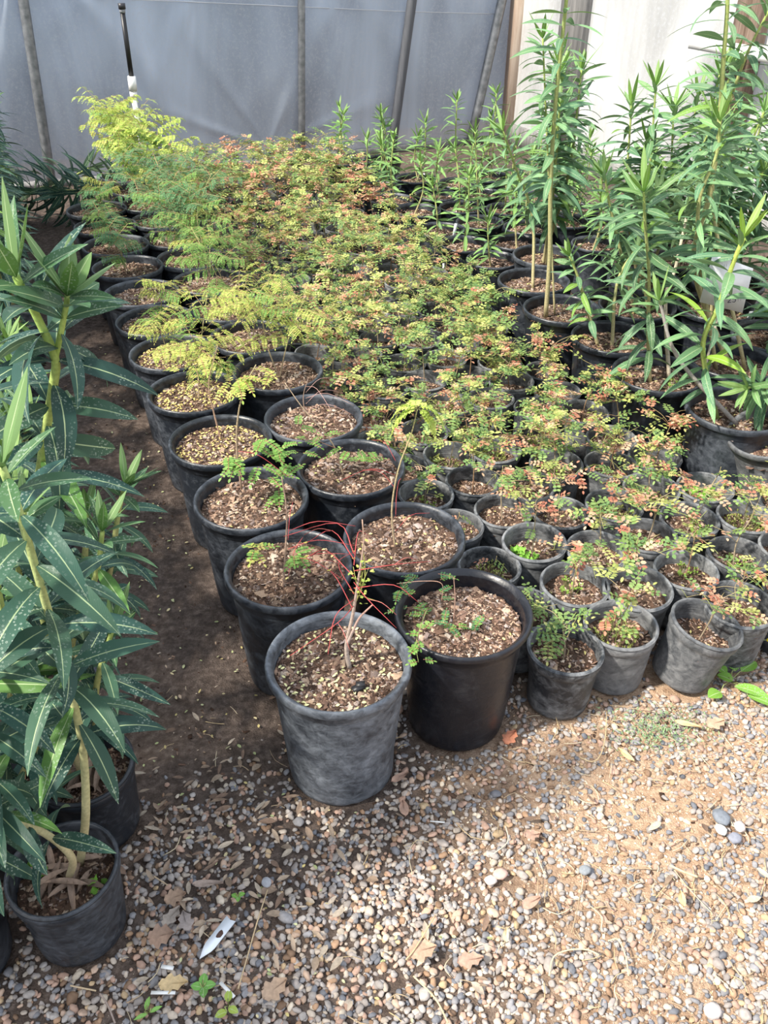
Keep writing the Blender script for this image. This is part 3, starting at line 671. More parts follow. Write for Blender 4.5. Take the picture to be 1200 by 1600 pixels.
# outer row pot 1: bare grey twig with arching red stems
def build_big(row, i):
    r = np.random.default_rng(500+row*50+i); loc = P1(i) if row == 1 else P2(i); st = MB(); lf = Leaflets(); Y = loc[1]; sz = .298
    if (row, i) == (2, 0): sz = .292
    sp = lambda px, py: (atY(px, py, Y)[0], Y, sz-.01)
    if (row, i) == (1, 0):
        base = atH(547, 1047, sz-.01); Y = base[1]
        S_(st, [(547, 1047), (541, 1010), (551, 962), (560, 905), (568, 850), (566, 812)], Y, [.0055, .004, .0022, .0012], GREY, (.45, .30, .22), base=base)
        S_(st, [(543, 1005), (552, 985), (562, 965), (582, 945)], Y-.004, [.0035, .0015], GREY, (.45, .25, .2))
        S_(st, [(554, 945), (570, 900), (566, 850)], Y+.01, [.0018, .0008], (.38, .40, .12))
        for q in range(11):
            az = r.uniform(0, 6.28); o = atY(553, 955-q*9, Y); e1 = o+dirv(az, .25)*.08; e2 = o+dirv(az+r.normal(0, .25), -.15)*r.uniform(.11, .17)
            tube(st, spline([o, e1, e2], 9), [.0011, .0006], REDST, 4)
            if q % 2: e3 = e1+dirv(az+.8, -.3)*.06; tube(st, spline([e1, (e1+e3)/2+np.array([0, 0, .01]), e3], 7), .0006, (.55, .16, .14), 3)
            if q % 3 == 0: lf.add(e2, dirv(az, -.4), dirv(az+1.5, 0), .012, .009, np.array((.62, .55, .12)))
        for q in range(34): o = atY(566+r.normal(0, 10), 905+r.normal(0, 22), Y+r.normal(0, .012)); lf.add(o, dirv(r.uniform(0, 6.28), .3), dirv(r.uniform(0, 6.28), .1), .009, .006, np.array(FY[q % 3])); 
        for q in range(8): tube(st, [atY(560, 930, Y), atY(566+r.normal(0, 12), 902+r.normal(0, 20), Y)], .0006, (.40, .42, .12), 3)
        pot, soil = pot_worn, soil_front; lab = LABBIG+' at the front corner, crinkled and dusty, with bare twig and red stems'
    elif (row, i) == (1, 1):
        base = atH(442, 922, sz-.01); S_(st, [(442, 922), (446, 860), (448, 800), (440, 745)], base[1], [.003, .0012], BR, base=base)
        leafspray(lf, st, 400, 858, base[1]+.02, 6, .05, FY+FG, r); leafspray(lf, st, 462, 872, base[1], 5, .04, FG, r)
        for q in range(6): az = r.uniform(-.8, 1.6); o = atY(450, 900-q*14, base[1]); tube(st, spline([o, o+dirv(az, .3)*.07, o+dirv(az, .0)*.15], 8), .0008, REDST, 3)
        pot, soil = pot_big[0], soil_big[0]; lab = LABBIG+' second from the front by the aisle, bare brown twig'
    elif (row, i) == (1, 2):
        base = atH(378, 770, sz-.01); pts = [(378, 770), (370, 700), (372, 650), (382, 605), (400, 570)]
        S_(st, pts, base[1], [.0034, .0014], BR, (.42, .36, .2), base=base)
        for (px, py) in ((372, 715), (366, 722), (395, 700), (420, 705), (405, 728), (440, 700), (425, 740), (448, 745), (440, 770), (412, 690), (355, 715)):
            leafspray(lf, st, px, py, base[1]-.04, 2, .055, FG, r, az0=r.uniform(-2.2, .6), pairs=6, ll=.013, lw=.0075)
        tube(st, spline([atY(371, 705, base[1]), atY(405, 712, base[1]-.03), atY(450, 745, base[1]-.05)], 10), .0008, REDST, 3)
        for q in range(9): leafspray(lf, st, 385+r.normal(0, 16), 600+r.normal(0, 14), base[1], 1, .07, FY, r, pairs=8)
        pot, soil = pot_big[1], soil_big[1]; lab = LABBIG+' third from the front by the aisle, green leaves over right rim'
    elif (row, i) == (1, 3):
        base = atH(346, 690, sz-.01); S_(st, [(346, 690), (333, 640), (326, 600), (340, 540)], base[1], [.003, .001], (.42, .28, .2), base=base)
        for q in range(9): leafspray(lf, st, 320+r.normal(0, 26), 585+r.normal(0, 16), base[1]+.03, 1, .08, FY, r, pairs=8)
        pot, soil = pot_big[2], soil_yel; lab = LABBIG+' fourth from the front by the aisle, soil strewn yellow'
    elif (row, i) == (2, 0):
        base = atH(709, 968, sz); S_(st, [(709, 968), (711, 935), (709, 903)], base[1], [.0016, .001], (.45, .28, .22), base=base)
        Yb = base[1]
        for (px, py, az) in ((640, 930, 2.2), (634, 948, 3), (655, 955, .5), (668, 958, 2.6), (690, 905, 0.1), (700, 975, .7), (708, 980, 2.), (733, 990, 1.), (655, 905, 3.1), (630, 920, 3.3), (682, 930, .4), (740, 985, 1.5), (725, 1005, 2)):
            leafspray(lf, st, px, py, Yb-.01-(py-960)*.0014, 2, .04, FB+FG, r, az0=az, pairs=6, ll=.0085, lw=.004)
        S_(st, [(690, 940), (690, 912), (660, 908), (620, 912)], Yb, [.001, .0006], (.5, .3, .22)); S_(st, [(668, 950), (655, 985), (650, 1010), (654, 1035)], [Yb, Yb-.13, Yb-.16, Yb-.17], [.0009, .0006], (.35, .4, .15))
        for py in (985, 998, 1012, 1028): leafspray(lf, st, 652, py, Yb-.165, 2, .022, FG, r, pairs=3, ll=.009, lw=.005)
        pot, soil = pot_new, soil_new; lab = LABBIG+' at the front of the inner row, smoothest and blackest, tiny sprouts'
    elif (row, i) == (2, 1):
        base = atH(618, 862, sz-.01); Yb = base[1]; pts = S_(st, [(618, 862), (612, 800), (622, 735), (642, 680), (652, 640)], Yb, [.0026, .0013], (.48, .36, .24), (.45, .42, .18), base=base)
        for (px, py, az, el, L_) in ((652, 638, 3.1, -.1, .10), (652, 636, 2.6, .25, .09), (654, 634, .2, .1, .09), (655, 640, -.5, -.3, .08), (650, 636, 1.7, .5, .07)):
            for dz in range(2): pinnate(lf, st, atY(px, py, Yb), dirv(az+r.normal(0, .15), el), L_*.9, 11, .012, .0065, FL, r, droop=1.3)
        for q in range(6): o = atY(618, 830-q*22, Yb); az = r.uniform(-.6, 3.4); tube(st, spline([o, o+dirv(az, .3)*.06, o+dirv(az, -.1)*.13], 8), .0007, REDST, 3)
        pot, soil = pot_big[0], soil_big[2]; lab = LABBIG+' second in the inner row, tall thin stem with lime feather leaf'
    elif (row, i) == (2, 2):
        base = atH(538, 748, sz-.01); Yb = base[1]; S_(st, [(538, 748), (520, 694), (475, 640), (445, 598)], Yb, [.0024, .001], (.5, .38, .26), base=base)
        for (px, py) in ((470, 668), (482, 690), (470, 708), (500, 682), (560, 720), (575, 722), (585, 715), (528, 748), (545, 700)): leafspray(lf, st, px, py, Yb-.02, 2, .05, FG, r, pairs=6, ll=.011, lw=.006)
        S_(st, [(524, 700), (500, 690), (465, 672)], Yb-.01, .0007, (.5, .25, .15)); S_(st, [(535, 735), (560, 718), (590, 722)], Yb-.01, .0007, (.5, .25, .15))
        pot, soil = pot_big[1], soil_big[1]; lab = LABBIG+' third in the inner row, slanting stem with small green sprays'
    elif (row, i) == (2, 3):
        base = atH(478, 655, sz-.01); Yb = base[1]; S_(st, [(478, 655), (474, 620), (482, 590)], Yb, [.0018, .001], BR, base=base)
        for q in range(5): o = atY(478, 640-q*9, Yb); az = r.uniform(-1, 3.8); tube(st, spline([o, o+dirv(az, .3)*.07, o+dirv(az, -.1)*.15], 8), .0007, (.50, .30, .26), 3)
        pot, soil = pot_big[2], soil_big[1]; lab = LABBIG+' fourth in the inner row, nearly bare with thin reddish twigs'
    else:
        pot, soil = pot_big[i % 3], (soil_yel if (row, i) in ((1, 4), (1, 5)) else soil_big[i % 3])
        nice = {(1, 4): ('yellow', 'yellow-green leaves drooping over its rim'), (1, 5): ('small', 'a small yellow-green sprig'), (1, 6): ('small', 'yellowed drooping leaflets'), (1, 7): (None, 'bare brown soil'),
                (1, 8): ('smallb', 'a small blue-green plant'), (1, 9): ('smallb', 'small blue-green leaves'), (1, 10): ('smallb', 'thin crooked stem'), (1, 11): ('small', 'thin sprig under dark leaves'),
                (2, 4): ('yellow', 'yellow-green sprays over its rim'), (2, 5): ('yellow2', 'wide yellow-green sprays'), (2, 6): ('light', 'green feather leaves'), (2, 7): ('light', 'light green fronds'), (2, 8): ('tall_blue', 'blue-green leaves'), (2, 9): ('tall_blue', 'bushy blue-green leaves'),
                (2, 10): ('tall_blue', 'a tall bushy crown'), (2, 11): ('tall_yellow2', 'a bright yellow-green crown'), (2, 12): ('tall_yellow', 'the tallest yellow-green crown'), (2, 13): ('tall_yellow2', 'a bright crown against the film')}[(row, i)]
        lab = LABBIG+' '+ORD[i]+(' from front by the aisle, ' if row == 1 else ' from front in inner row, ')+nice[1]
        a, b = FEA[nice[0]] if nice[0] else (None, None)
        e = potted('potted_feather_tree', loc, lab, 'potted plant', pot, soil, .298, rz=r.uniform(0, 6.28), group='large black pots in two rows beside the aisle')
        if a: obj('stem', a, None, e, (0, 0, .298)); obj('leaves', b, None, e, (0, 0, .298))
        return e
    lm = MB(); lf.write(lm); a, b = local_mesh(loc, st, lm, sz)
    e = potted('potted_feather_tree', loc, lab, 'potted plant', pot, soil, sz, a, b, group='large black pots in two rows beside the aisle')
    return e
bigs = []
for i_ in range(len(ROW1)): bigs.append(build_big(1, i_))
for i_ in range(len(ROW2)): bigs.append(build_big(2, i_))
# lump of black plastic on the soil of the front corner pot
mb = MB(); c = atH(560, 1076, .305); boxmesh(mb, c, .026, .014, .011, .5, (.015, .015, .017)); boxmesh(mb, c+np.array([.004, .006, .003]), .018, .012, .012, .1, (.02, .02, .022))
tag(obj('plastic_scrap', mb, M_PLAIN), 'small black plastic scrap on the soil of the front corner pot', 'scrap')

# ---- small pots
S = [(664,769),(713,820),(765,882),(793,793),(840,850),(746,748),(892,916),(822,948),(881,1013),(972,978),(1084,979),(1158,945),(995,918),(1077,888),(1150,866),(1235,850),(1010,829),(1085,811),(1165,801),(1100,752),(937,852),(1023,762),(884,797),(955,790),(832,747),(892,727),(969,717),(1045,710),(985,672),(895,600),(930,640),(725,583),(775,614),(710,627),(730,662),(664,673),(583,647),(595,690),(640,728),(700,712),(774,700),(670,590),(636,568),(600,605),(835,685),(509,490),(537,460),(565,484),(530,518),(623,438)]
pts = [list(atH(u_, v_, .166)[:2])+[-1] for u_, v_ in S]; nseen = len(pts)
def nu(p): return p[0]*NX+p[1]*NY, p[0]*UX+p[1]*UY
COLN = [1.003, 1.165, 1.325, 1.48, 1.643, 1.80]
have = [nu(p) for p in pts]
for ci, n0 in enumerate(COLN):
    u_ = 1.16+(.0 if ci % 2 == 0 else .09)
    umax = 5.45
    while u_ < umax:
        n_ = n0+.04*(u_-1.2)
        if ci == 5 and u_ > 1.65 and u_ < 2.35: pass
        if all(math.hypot(n_-a, u_-b) > .125 for a, b in have) and u_ > (2.2 if ci < 5 else 2.3): have.append((n_, u_)); x, y, _ = W(n_, u_); pts.append([x, y, ci])
        u_ += .178
# a few more at the right, partly outside the frame
for n_, u_ in ((1.95, 1.38), (1.96, 1.20), (1.66, 1.08), (1.82, 1.06), (2.11, 1.34)):
    if all(math.hypot(n_-a, u_-b) > .12 for a, b in have): have.append((n_, u_)); x, y, _ = W(n_, u_); pts.append([x, y, 6])
SMALLR = SM['D']/2
# ---- right bed of oleanders
OLB = [(692,357),(730,380),(775,405),(805,377),(757,347),(722,322),(685,303),(653,327),(612,310),(594,290),(650,277),(537,250),(566,268),(598,248),(720,285),(745,300),(765,275),(795,325),(835,350),(880,345)]
ole_mid = [list(atH(u_, v_, .25)[:2]) for u_, v_ in OLB]
for n_, u_ in ((2.72, 3.1), (2.72, 3.36), (2.72, 3.9), (2.96, 3.3), (2.96, 3.6), (2.96, 3.9), (3.2, 3.2), (2.9, 4.2), (3.2, 3.7)):
    x, y, _ = W(n_, u_)
    if all(math.hypot(x-a, y-b) > .2 for a, b in ole_mid): ole_mid.append([x, y])
ole_big = [list(atH(u_, v_, h_)[:2]) for u_, v_, h_ in [(879,484,.33),(817,440,.33),(948,530,.33),(965,478,.33),(1035,577,.33),(1118,642,.32),(1130,560,.33)]]
for n_, u_ in ((2.22, 1.75), (2.48, 2.05), (2.48, 2.38), (2.46, 2.72), (2.26, 1.42), (2.52, 1.70), (2.76, 2.2), (2.75, 2.55), (2.76, 2.88), (2.17, 2.85), (2.25, 3.15)):
    x, y, _ = W(n_, u_)
    if all(math.hypot(x-a, y-b) > .24 for a, b in ole_big) and all(math.hypot(x-a, y-b) > .2 for a, b in ole_mid): ole_big.append([x, y])
# settle overlaps: push neighbours apart, the big rows stay put
items = []
for i_ in range(len(ROW1)): items.append([*P1(i_)[:2], .150, 0, 'B'])
for i_ in range(len(ROW2)): items.append([*P2(i_)[:2], .150, 0, 'B'])
for k_, p in enumerate(ole_big): items.append([p[0], p[1], .150, .3, 'O'])
for p in ole_mid: items.append([p[0], p[1], .126, .6, 'M'])
for p in pts: items.append([p[0], p[1], .0855, 1.0, 'S'])
A_ = np.array([[a[0], a[1]] for a in items]); RR = np.array([a[2] for a in items]); Wt = np.array([a[3] for a in items]); TY = np.array([a[4] for a in items])
def pair(a, b):
    if a == b: return RR_pair[a]*2
    hs = {'B': (.150, .137), 'O': (.150, .137), 'M': (.126, .121), 'S': (.085, .085)}
    return hs[a][1 if b == 'S' else 0]+hs[b][0]*(.97 if 'S' in (a, b) else 1) if b == 'S' or a != 'S' else hs[b][1]+hs[a][0]*.97
RR_pair = {'B': .149, 'O': .150, 'M': .126, 'S': .0825}
DM = np.array([[pair(a, b) for b in TY] for a in TY])
for it in range(260):
    D_ = A_[:, None]-A_[None]; dist = np.hypot(D_[..., 0], D_[..., 1])+np.eye(len(A_))*9
    ov = np.clip(DM-dist, 0, None); ws = Wt[:, None]/(Wt[:, None]+Wt[None]+1e-6)
    A_ += (D_/dist[..., None]*(ov*ws)[..., None]*.5).sum(1)
def inpos(t): return [tuple(A_[k_]) for k_ in range(len(A_)) if TY[k_] == t]
small_pos = inpos('S'); mid_pos = inpos('M'); obig_pos = inpos('O')

def dens_kind(n_, u_, k_):
    r = random.random()
    if u_ < 1.75: return 'near' if r < .8 else 'mid'
    if u_ < 2.6: return 'mid' if r < .75 else ('red' if r < .88 else 'green')
    return 'far' if r < .62 else ('green' if r < .80 else 'red')
SPEC = {8: ('leafy', 'dull black small pot in front beside the smooth big pot, bushy green seedling'), 9: ('near', 'small grey-rimmed pot in the front line, just left of the tilted one'),
        10: ('near', 'small tilted grey-weathered pot in the front line, leaning to the right'), 11: ('near', 'small grey pot in the front line above the round-leaved ground weed'),
        2: ('twig', 'small black pot behind the newest big pot holding only a short bare stick'), 4: ('near', 'small pot with a lime green clover clump at its left edge'),
        6: ('near', 'small pot with green clover and one dry brown leaf'), 1: ('twig', 'small pot beside the tall-stemmed big pot, soil covered by lime weed'),
        19: ('twig', 'small pot full of bright green clover leaves beside the tilted empty pot'), 7: ('leafy', 'small pot tucked behind the newest big pot, blue-green feathery seedling'),
        0: ('near', 'small pot touching the inner big row, dark soil with creeping green leaves'), 16: ('near', 'small grey pot with ringed inner wall and a yellow fallen leaf on its soil')}
weeds = {4: (0, -.025, -.01), 6: (1, -.005, .015), 1: (1, .0, .0), 19: (3, .0, .0), 17: (1, .03, -.005), 14: (1, .0, .0), 13: (1, .01, .02), 34: (1, 0, 0), 25: (1, 0, 0), 0: (1, 0, 0)}
order = sorted(range(len(small_pos)), key=lambda k_: nu(small_pos[k_])[1])
colcount = {}
STATE = {'near': 'sparse twiggy seedling', 'mid': 'half-leafy mixed seedling', 'red': 'reddish-leaved seedling', 'far': 'dense yellow-green seedling', 'green': 'dense green seedling', 'twig': 'short bare stick', 'leafy': 'low bushy seedling'}
for k_ in order:
    x, y = small_pos[k_]; n_, u_ = nu((x, y)); r = np.random.default_rng(900+k_)
    kd = dens_kind(n_, u_, k_); lab = None
    if k_ in SPEC: kd, lab = SPEC[k_]
    nn = n_-.04*(u_-1.2); ci = int(np.clip(round((nn-1.003)/.16), 0, 6)); colcount[ci] = colcount.get(ci, 0)+1
    if not lab: lab = 'small pot %s from front in %s small-pot row from left, %s' % (ORD[colcount[ci]-1], ORD[ci], STATE[kd])
    var = SHR[kd]; a, b = var[int(r.integers(len(var)))]
    tl = (r.normal(0, .02), r.normal(0, .02))
    if k_ == 10: tl = (.02, .19)
    sc = 1.0
    if k_ in (8, 9, 10, 11, 6, 4, 12): sc = 1.06
    pm = pot_sm[int(r.integers(4))]
    if k_ == 10: pm = pot_sm[2]
    if k_ == 8: pm = pot_sm[0]
    sz = .118+r.uniform(-.014, .012) if k_ != 2 else .11
    e = potted('potted_shrub', (x, y, .0), lab, 'potted plant', pm, soil_sm[int(r.integers(4))], sz, rz=r.uniform(0, 6.28) if k_ != 10 else 0, tilt=tl, scale=sc, group=GROUP_SMALL)
    if k_ == 10: e.location.z = .012
    rzz = r.uniform(0, 6.28); s2 = r.uniform(.88, 1.12)*(1+.30*max(0, min(1, (u_-3.8)/1.0)))
    for nm, me in (('stem', a), ('leaves', b)):
        o = obj(nm, me, None, e, (0, 0, sz), (r.normal(0, .05), r.normal(0, .05), rzz)); o.scale = (s2,)*3
    if k_ in weeds:
        wi, wx, wy = weeds[k_]; e.rotation_euler[2] = 0; o = obj('weed', WEED[wi], None, e, (wx, wy, sz))
    elif r.random() < .3: obj('weed', MOSS[int(r.integers(2))], None, e, (r.normal(0, .01), r.normal(0, .01), sz), (0, 0, r.uniform(0, 6)))

# ------------------------------------------------------------------ oleander beds
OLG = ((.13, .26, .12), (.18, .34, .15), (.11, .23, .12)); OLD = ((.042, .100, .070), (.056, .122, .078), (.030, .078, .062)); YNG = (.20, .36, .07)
def ole_plant(loc, label, pot, soil, sz, stems, r, cols, group, leafkw, extra_weed=None, dry=False, scale=1.0):
    st, lv = MB(), MB()
    for s_ in stems: oleander(st, lv, s_['pts'], r, **{'colors': cols, 'young': YNG, **leafkw, **s_.get('kw', {})})
    for m_ in (st, lv):
        for a_ in m_.v: a_ -= np.array([loc[0], loc[1], 0])
    a = st.mesh('stem'); a.materials.append(M_STEM); b = lv.mesh('leaves'); b.materials.append(M_OLE)
    e = empty('potted_oleander', (loc[0], loc[1], 0)); tag(e, label, 'potted plant', group)
    obj('pot', pot, None, e, (0, 0, 0), (0, 0, r.uniform(0, 6))); obj('soil', soil, None, e, (0, 0, sz), (0, 0, r.uniform(0, 6)))
    obj('stem', a, None, e); obj('leaves', b, None, e)
    if extra_weed is not None: obj('weed', WEED[extra_weed], None, e, (.05, -.04, sz))
    return e
def auto_stems(loc, r, sz, n, hmin, hmax, spread):
    out = []
    for q in range(n):
        az = r.uniform(0, 6.28); h = r.uniform(hmin, hmax); b = np.array([loc[0]+r.normal(0, .015), loc[1]+r.normal(0, .015), sz-.01]); t = b+np.array([math.cos(az)*spread*r.random(), math.sin(az)*spread*r.random(), h])
        m = (b+t)/2+np.array([*r.normal(0, .02, 2), 0]); out.append(dict(pts=[b, m, t]))
    return out
# small young oleanders in the far right bed
for k_, loc in enumerate(mid_pos):
    r = np.random.default_rng(3000+k_); n_, u_ = nu(loc)
    hh = .22+.14*r.random() if n_ < 2.3 else .30+.2*r.random()
    sts = auto_stems(loc, r, .215, int(r.integers(1, 3)), hh*.8, hh*1.15, .06)
    row = int(np.clip(round((n_-2.04)/.24), 0, 5))
    lab = 'young oleander in a black pot in the back bed, %s pot row from its left, %s' % (ORD[row], 'about %d cm deep in the row' % int(u_*100))
    mid_pos[k_] = (loc, row, u_, sts, r)
rows = {}
for it_ in sorted(mid_pos, key=lambda q: q[2]):
    loc, row, u_, sts, r = it_; rows[row] = rows.get(row, 0)+1
    lab = 'young oleander in back bed, row %s from the left, %s pot from front' % (['one', 'two', 'three', 'four', 'five', 'six'][row], ORD[rows[row]-1])
    ole_plant(loc, lab, pot_mid[int(r.integers(2))], soil_mid[int(r.integers(2))], .215, sts, r, ((.17, .32, .08), (.20, .37, .10), (.13, .26, .09)), 'young oleanders in the back bed', dict(rad=(.005, .003), spacing=.028, start=.25, L_=.105, Wd=.017, droop=.8))
# tall ones, each after its own shape in the photograph
def pxs(base, seq):
    return [np.array(base)]+[atY(px, py, Y) for px, py, Y in seq]
def sb(loc, dx=0, dy=0, z=.29): return (loc[0]+dx, loc[1]+dy, z)
LK = dict(rad=(.007, .0035), spacing=.028, start=.28, L_=.150, Wd=.023, droop=1.1)
o0, o1, o2, o3, o4, o5, o6 = obig_pos[:7]
TALL = [
 (o0, 'tall slender oleander reaching the top edge, in a black pot left of the leafy thicket', [
    dict(pts=pxs(sb(o0, -.06, .0), [(859, 400, o0[1]), (860, 300, o0[1]), (865, 200, o0[1]), (874, 100, o0[1]-.02), (884, 10, o0[1]-.03), (890, -60, o0[1]-.03)]), kw=dict(start=.42, L_=.15, spacing=.036, rad=(.009, .005))),
    dict(pts=pxs(sb(o0, -.02, .03), [(848, 60, o0[1]+.1), (845, -20, o0[1]+.1)][:1]), kw=dict(start=.72, L_=.12, rad=(.004, .003)))]),
 (o1, 'oleander with leaning stem and broad leaf crown, left of the tallest one', [
    dict(pts=pxs(sb(o1), [(832, 340, o1[1]+.1), (805, 260, o1[1]+.1), (786, 205, o1[1]+.1)]), kw=dict(start=.45, L_=.15, Wd=.02))]),
 (o2, 'oleander pot half hidden by drooping leaves, front left of the right bed', [
    dict(pts=pxs(sb(o2), [(965, 440, o2[1]+.1), (1000, 380, o2[1]+.15)]), kw=dict(start=.4)), dict(pts=pxs(sb(o2, -.05), [(905, 440, o2[1]), (890, 400, o2[1])]), kw=dict(start=.3, L_=.10))]),
 (o3, 'bushy oleander behind the half hidden front-left pot of the right bed', [
    dict(pts=pxs(sb(o3), [(955, 330, o3[1]), (945, 275, o3[1])]), kw=dict(start=.35)), dict(pts=pxs(sb(o3, .05), [(1000, 360, o3[1]), (1030, 300, o3[1]+.1)]), kw=dict(start=.3))]),
 (o4, 'dark green oleander, long drooping leaves and spiky top, centre of right bed', [
    dict(pts=pxs(sb(o4, -.02), [(1013, 520, o4[1]), (1014, 430, o4[1]-.02), (1008, 350, o4[1]-.04), (1006, 300, o4[1]-.05)]), kw=dict(start=.14, L_=.165, Wd=.026, spacing=.034)),
    dict(pts=pxs(sb(o4, .05, .02), [(1040, 470, o4[1]+.1), (1055, 420, o4[1]+.15), (1075, 330, o4[1]+.3), (1088, 290, o4[1]+.4)]), kw=dict(start=.7, woodc=(.5, .44, .34), greenc=(.5, .45, .3), L_=.11))]),
 (o5, 'front right oleander with a bright green stem crossing the price card', [
    dict(pts=pxs(sb(o5, -.05, .0), [(1098, 545, o5[1]-.02), (1122, 480, o5[1]-.04), (1146, 410, o5[1]-.05), (1162, 372, o5[1]-.05)]), kw=dict(start=.2, L_=.16, Wd=.027, young=(.28, .46, .06), greenc=(.42, .52, .10), woodc=(.30, .38, .12), spacing=.04, rad=(.008, .006))),
    dict(pts=pxs(sb(o5, .0, -.03), [(1060, 560, o5[1]-.02), (1030, 470, o5[1])]), kw=dict(start=.97, woodc=(.36, .33, .30), greenc=(.36, .33, .30), rad=(.0075, .004), L_=.12)),
    dict(pts=pxs(sb(o5, .09, .02), [(1196, 640, o5[1]-.02), (1196, 604, o5[1]-.05), (1168, 606, o5[1]-.10)]), kw=dict(start=.35, L_=.12, Wd=.022, spacing=.022, rad=(.005, .003), droop=1.6))]),
 (o6, 'oleander behind the price card with very tall stems reaching the top edge at the right', [
    dict(pts=pxs(sb(o6), [(1085, 420, o6[1]), (1110, 300, o6[1]), (1124, 190, o6[1]), (1130, 100, o6[1]), (1136, 20, o6[1]), (1138, -50, o6[1])]), kw=dict(start=.42, L_=.15, Wd=.024, spacing=.045, rad=(.010, .005))),
    dict(pts=pxs(sb(o6, .05), [(1115, 330, o6[1]+.1), (1130, 200, o6[1]+.1), (1165, 90, o6[1]+.1), (1205, 10, o6[1]+.1)]), kw=dict(start=.5, L_=.14, Wd=.024)),
    dict(pts=pxs(sb(o6, -.05), [(1090, 350, o6[1]-.1), (1120, 240, o6[1]-.1), (1125, 190, o6[1]-.1)]), kw=dict(start=.45, L_=.14, Wd=.022, spacing=.028))]),
]
for k_, (loc, lab, sts) in enumerate(TALL):
    r = np.random.default_rng(4000+k_); cols = OLG if k_ != 4 else ((.085, .17, .085), (.10, .20, .09))
    ole_plant(loc, lab, pot_big[k_ % 3], soil_big[k_ % 3], .29, sts, r, cols, 'oleanders in large pots of the right bed', LK, extra_weed=1 if k_ in (4,) else None)
RLAB = ['beside the tilted empty pot at the right edge', 'behind the front right oleander', 'by the right edge, mid bed', 'in the middle of the thicket before the bright wall', 'at the very front right corner',
        'at the right edge behind the tilted pot', 'deep in the right of the thicket', 'close to the dark leaning timber post', 'below the bright ribbed wall', 'between the tallest oleander and the thicket', 'at the back of the thicket']
for k_, loc in enumerate(obig_pos[7:]):
    r = np.random.default_rng(4100+k_); n_, u_ = nu(loc)
    hh = (.3, .45) if u_ < 2.2 else (.5, .85)
    sts = auto_stems(loc, r, .29, 2 if u_ < 1.6 else 4, hh[0], hh[1], .17)
    ole_plant(loc, 'leafy green oleander '+RLAB[k_ % len(RLAB)], pot_big[k_ % 3], soil_big[k_ % 3], .29, sts, r, OLG, 'oleanders in large pots of the right bed', LK)
# leaves hanging in front of the front right pot come from a low side plant
# tilted empty grey pot at the right edge
tp = atH(1225, 740, .18); e = empty('potted_weed', (tp[0]+.04, tp[1]+.03, .03), (R(-3), R(-17), .3)); tag(e, 'large weathered grey pot leaning left at the right edge', 'pot')
pw = pot_mesh('pot', .29, .225, .31, .010, .02, .25, seed=77, dent=.006, mat=M_POTW); obj('pot', pw, None, e); obj('soil', soil_big[1], None, e, (0, 0, .25))

# price card
c0 = atY(1137, 440, 2.62); e = empty('price_card', c0); tag(e, 'white price card with handwritten 25, propped among the right oleanders', 'sign')
cu = nrm(atY(1178, 418, 2.62)-atY(1118, 400, 2.62)); cv0 = atY(1118, 400, 2.62)-atY(1096, 470, 2.62)
cards = [atY(1114, 397, 2.60)-c0, atY(1177, 420, 2.60)-c0, atY(1160, 489, 2.64)-c0, atY(1093, 472, 2.64)-c0]
nrmv = nrm(np.cross(cards[1]-cards[0], cards[3]-cards[0])); 
if nrmv[1] > 0: nrmv = -nrmv
V = [p for p in cards]+[p-nrmv*.002 for p in cards]
mb = MB(); mb.add(V, np.array([(0, 1, 2, 3), (7, 6, 5, 4), (0, 4, 5, 1), (1, 5, 6, 2), (2, 6, 7, 3), (3, 7, 4, 0)]), (.86, .88, .92)); obj('card', mb.mesh('card', False), M_PLAIN, e)
def cardpt(px, py):
    # point on the card plane seen at that place, lifted a hair off it
    d = ray(px, py); o = c0+cards[0]; k_ = np.dot(o-np.array([0, 0, CAMH]), nrmv)/np.dot(d, nrmv); return np.array([0, 0, CAMH])+d*k_-c0+nrmv*.0006
mb = MB(); ink = (.03, .03, .06)
for st_ in ([(1138, 465), (1140.5, 463), (1142.5, 465), (1140.5, 469), (1137, 472.5), (1142.5, 472)], [(1150, 463), (1145.5, 463.5), (1144.5, 467), (1148, 466.5), (1149.5, 469), (1147.5, 472), (1144, 471.5)]):
    tube(mb, spline([cardpt(*p) for p in st_], 16), .0011, ink, 5)
for st_ in ([(1154, 467), (1153, 471)], [(1156, 466.5), (1158, 467), (1156.5, 470)], [(1132, 413), (1131.5, 417)], [(1135.5, 412.5), (1135, 417)], [(1128.5, 411.5), (1128.8, 412.5)]):
    tube(mb, spline([cardpt(*p) for p in st_], 6), .0005, (.35, .36, .42), 4)
obj('handwriting', mb, M_PLAIN, e)
mb = MB(); pz = (cards[2]+cards[3])/2; tube(mb, [np.array([pz[0], pz[1]+.006, pz[2]+.1]), np.array([pz[0], pz[1]+.02, -c0[2]])], .004, (.5, .45, .35), 6); obj('stake', mb, M_STEM, e)
# white plant tags standing in pots
for (px, py, h_, lab, wpx) in ((708, 366, .09, 'pale plant tag standing at the rim of a back bed oleander pot', .016), (1192, 600, .20, 'white plastic stake standing at the right edge', .02), (1158, 520, .12, 'short white plastic stake below the price card', .02)):
    p = atH(px, py+8, .22); mb = MB(); boxmesh(mb, (0, 0, h_/2), wpx, .0015, h_, .3, (.75, .78, .80)); o = obj('plant_tag', mb.mesh('plant_tag', False), M_PLAIN, None, (p[0], p[1], .21), (0, .12, 0)); tag(o, lab, 'plant tag')
mb = MB(); p = atH(703, 418, .14)
boxmesh(mb, (0, 0, 0), .075, .002, .045, .1, (.85, .86, .86)); o = obj('sticker', mb.mesh('sticker', False), M_PLAIN, None, (p[0], p[1]-.0, .14), (.1, 0, 0)); tag(o, 'white paper label on the side of a black pot in the back bed', 'label')

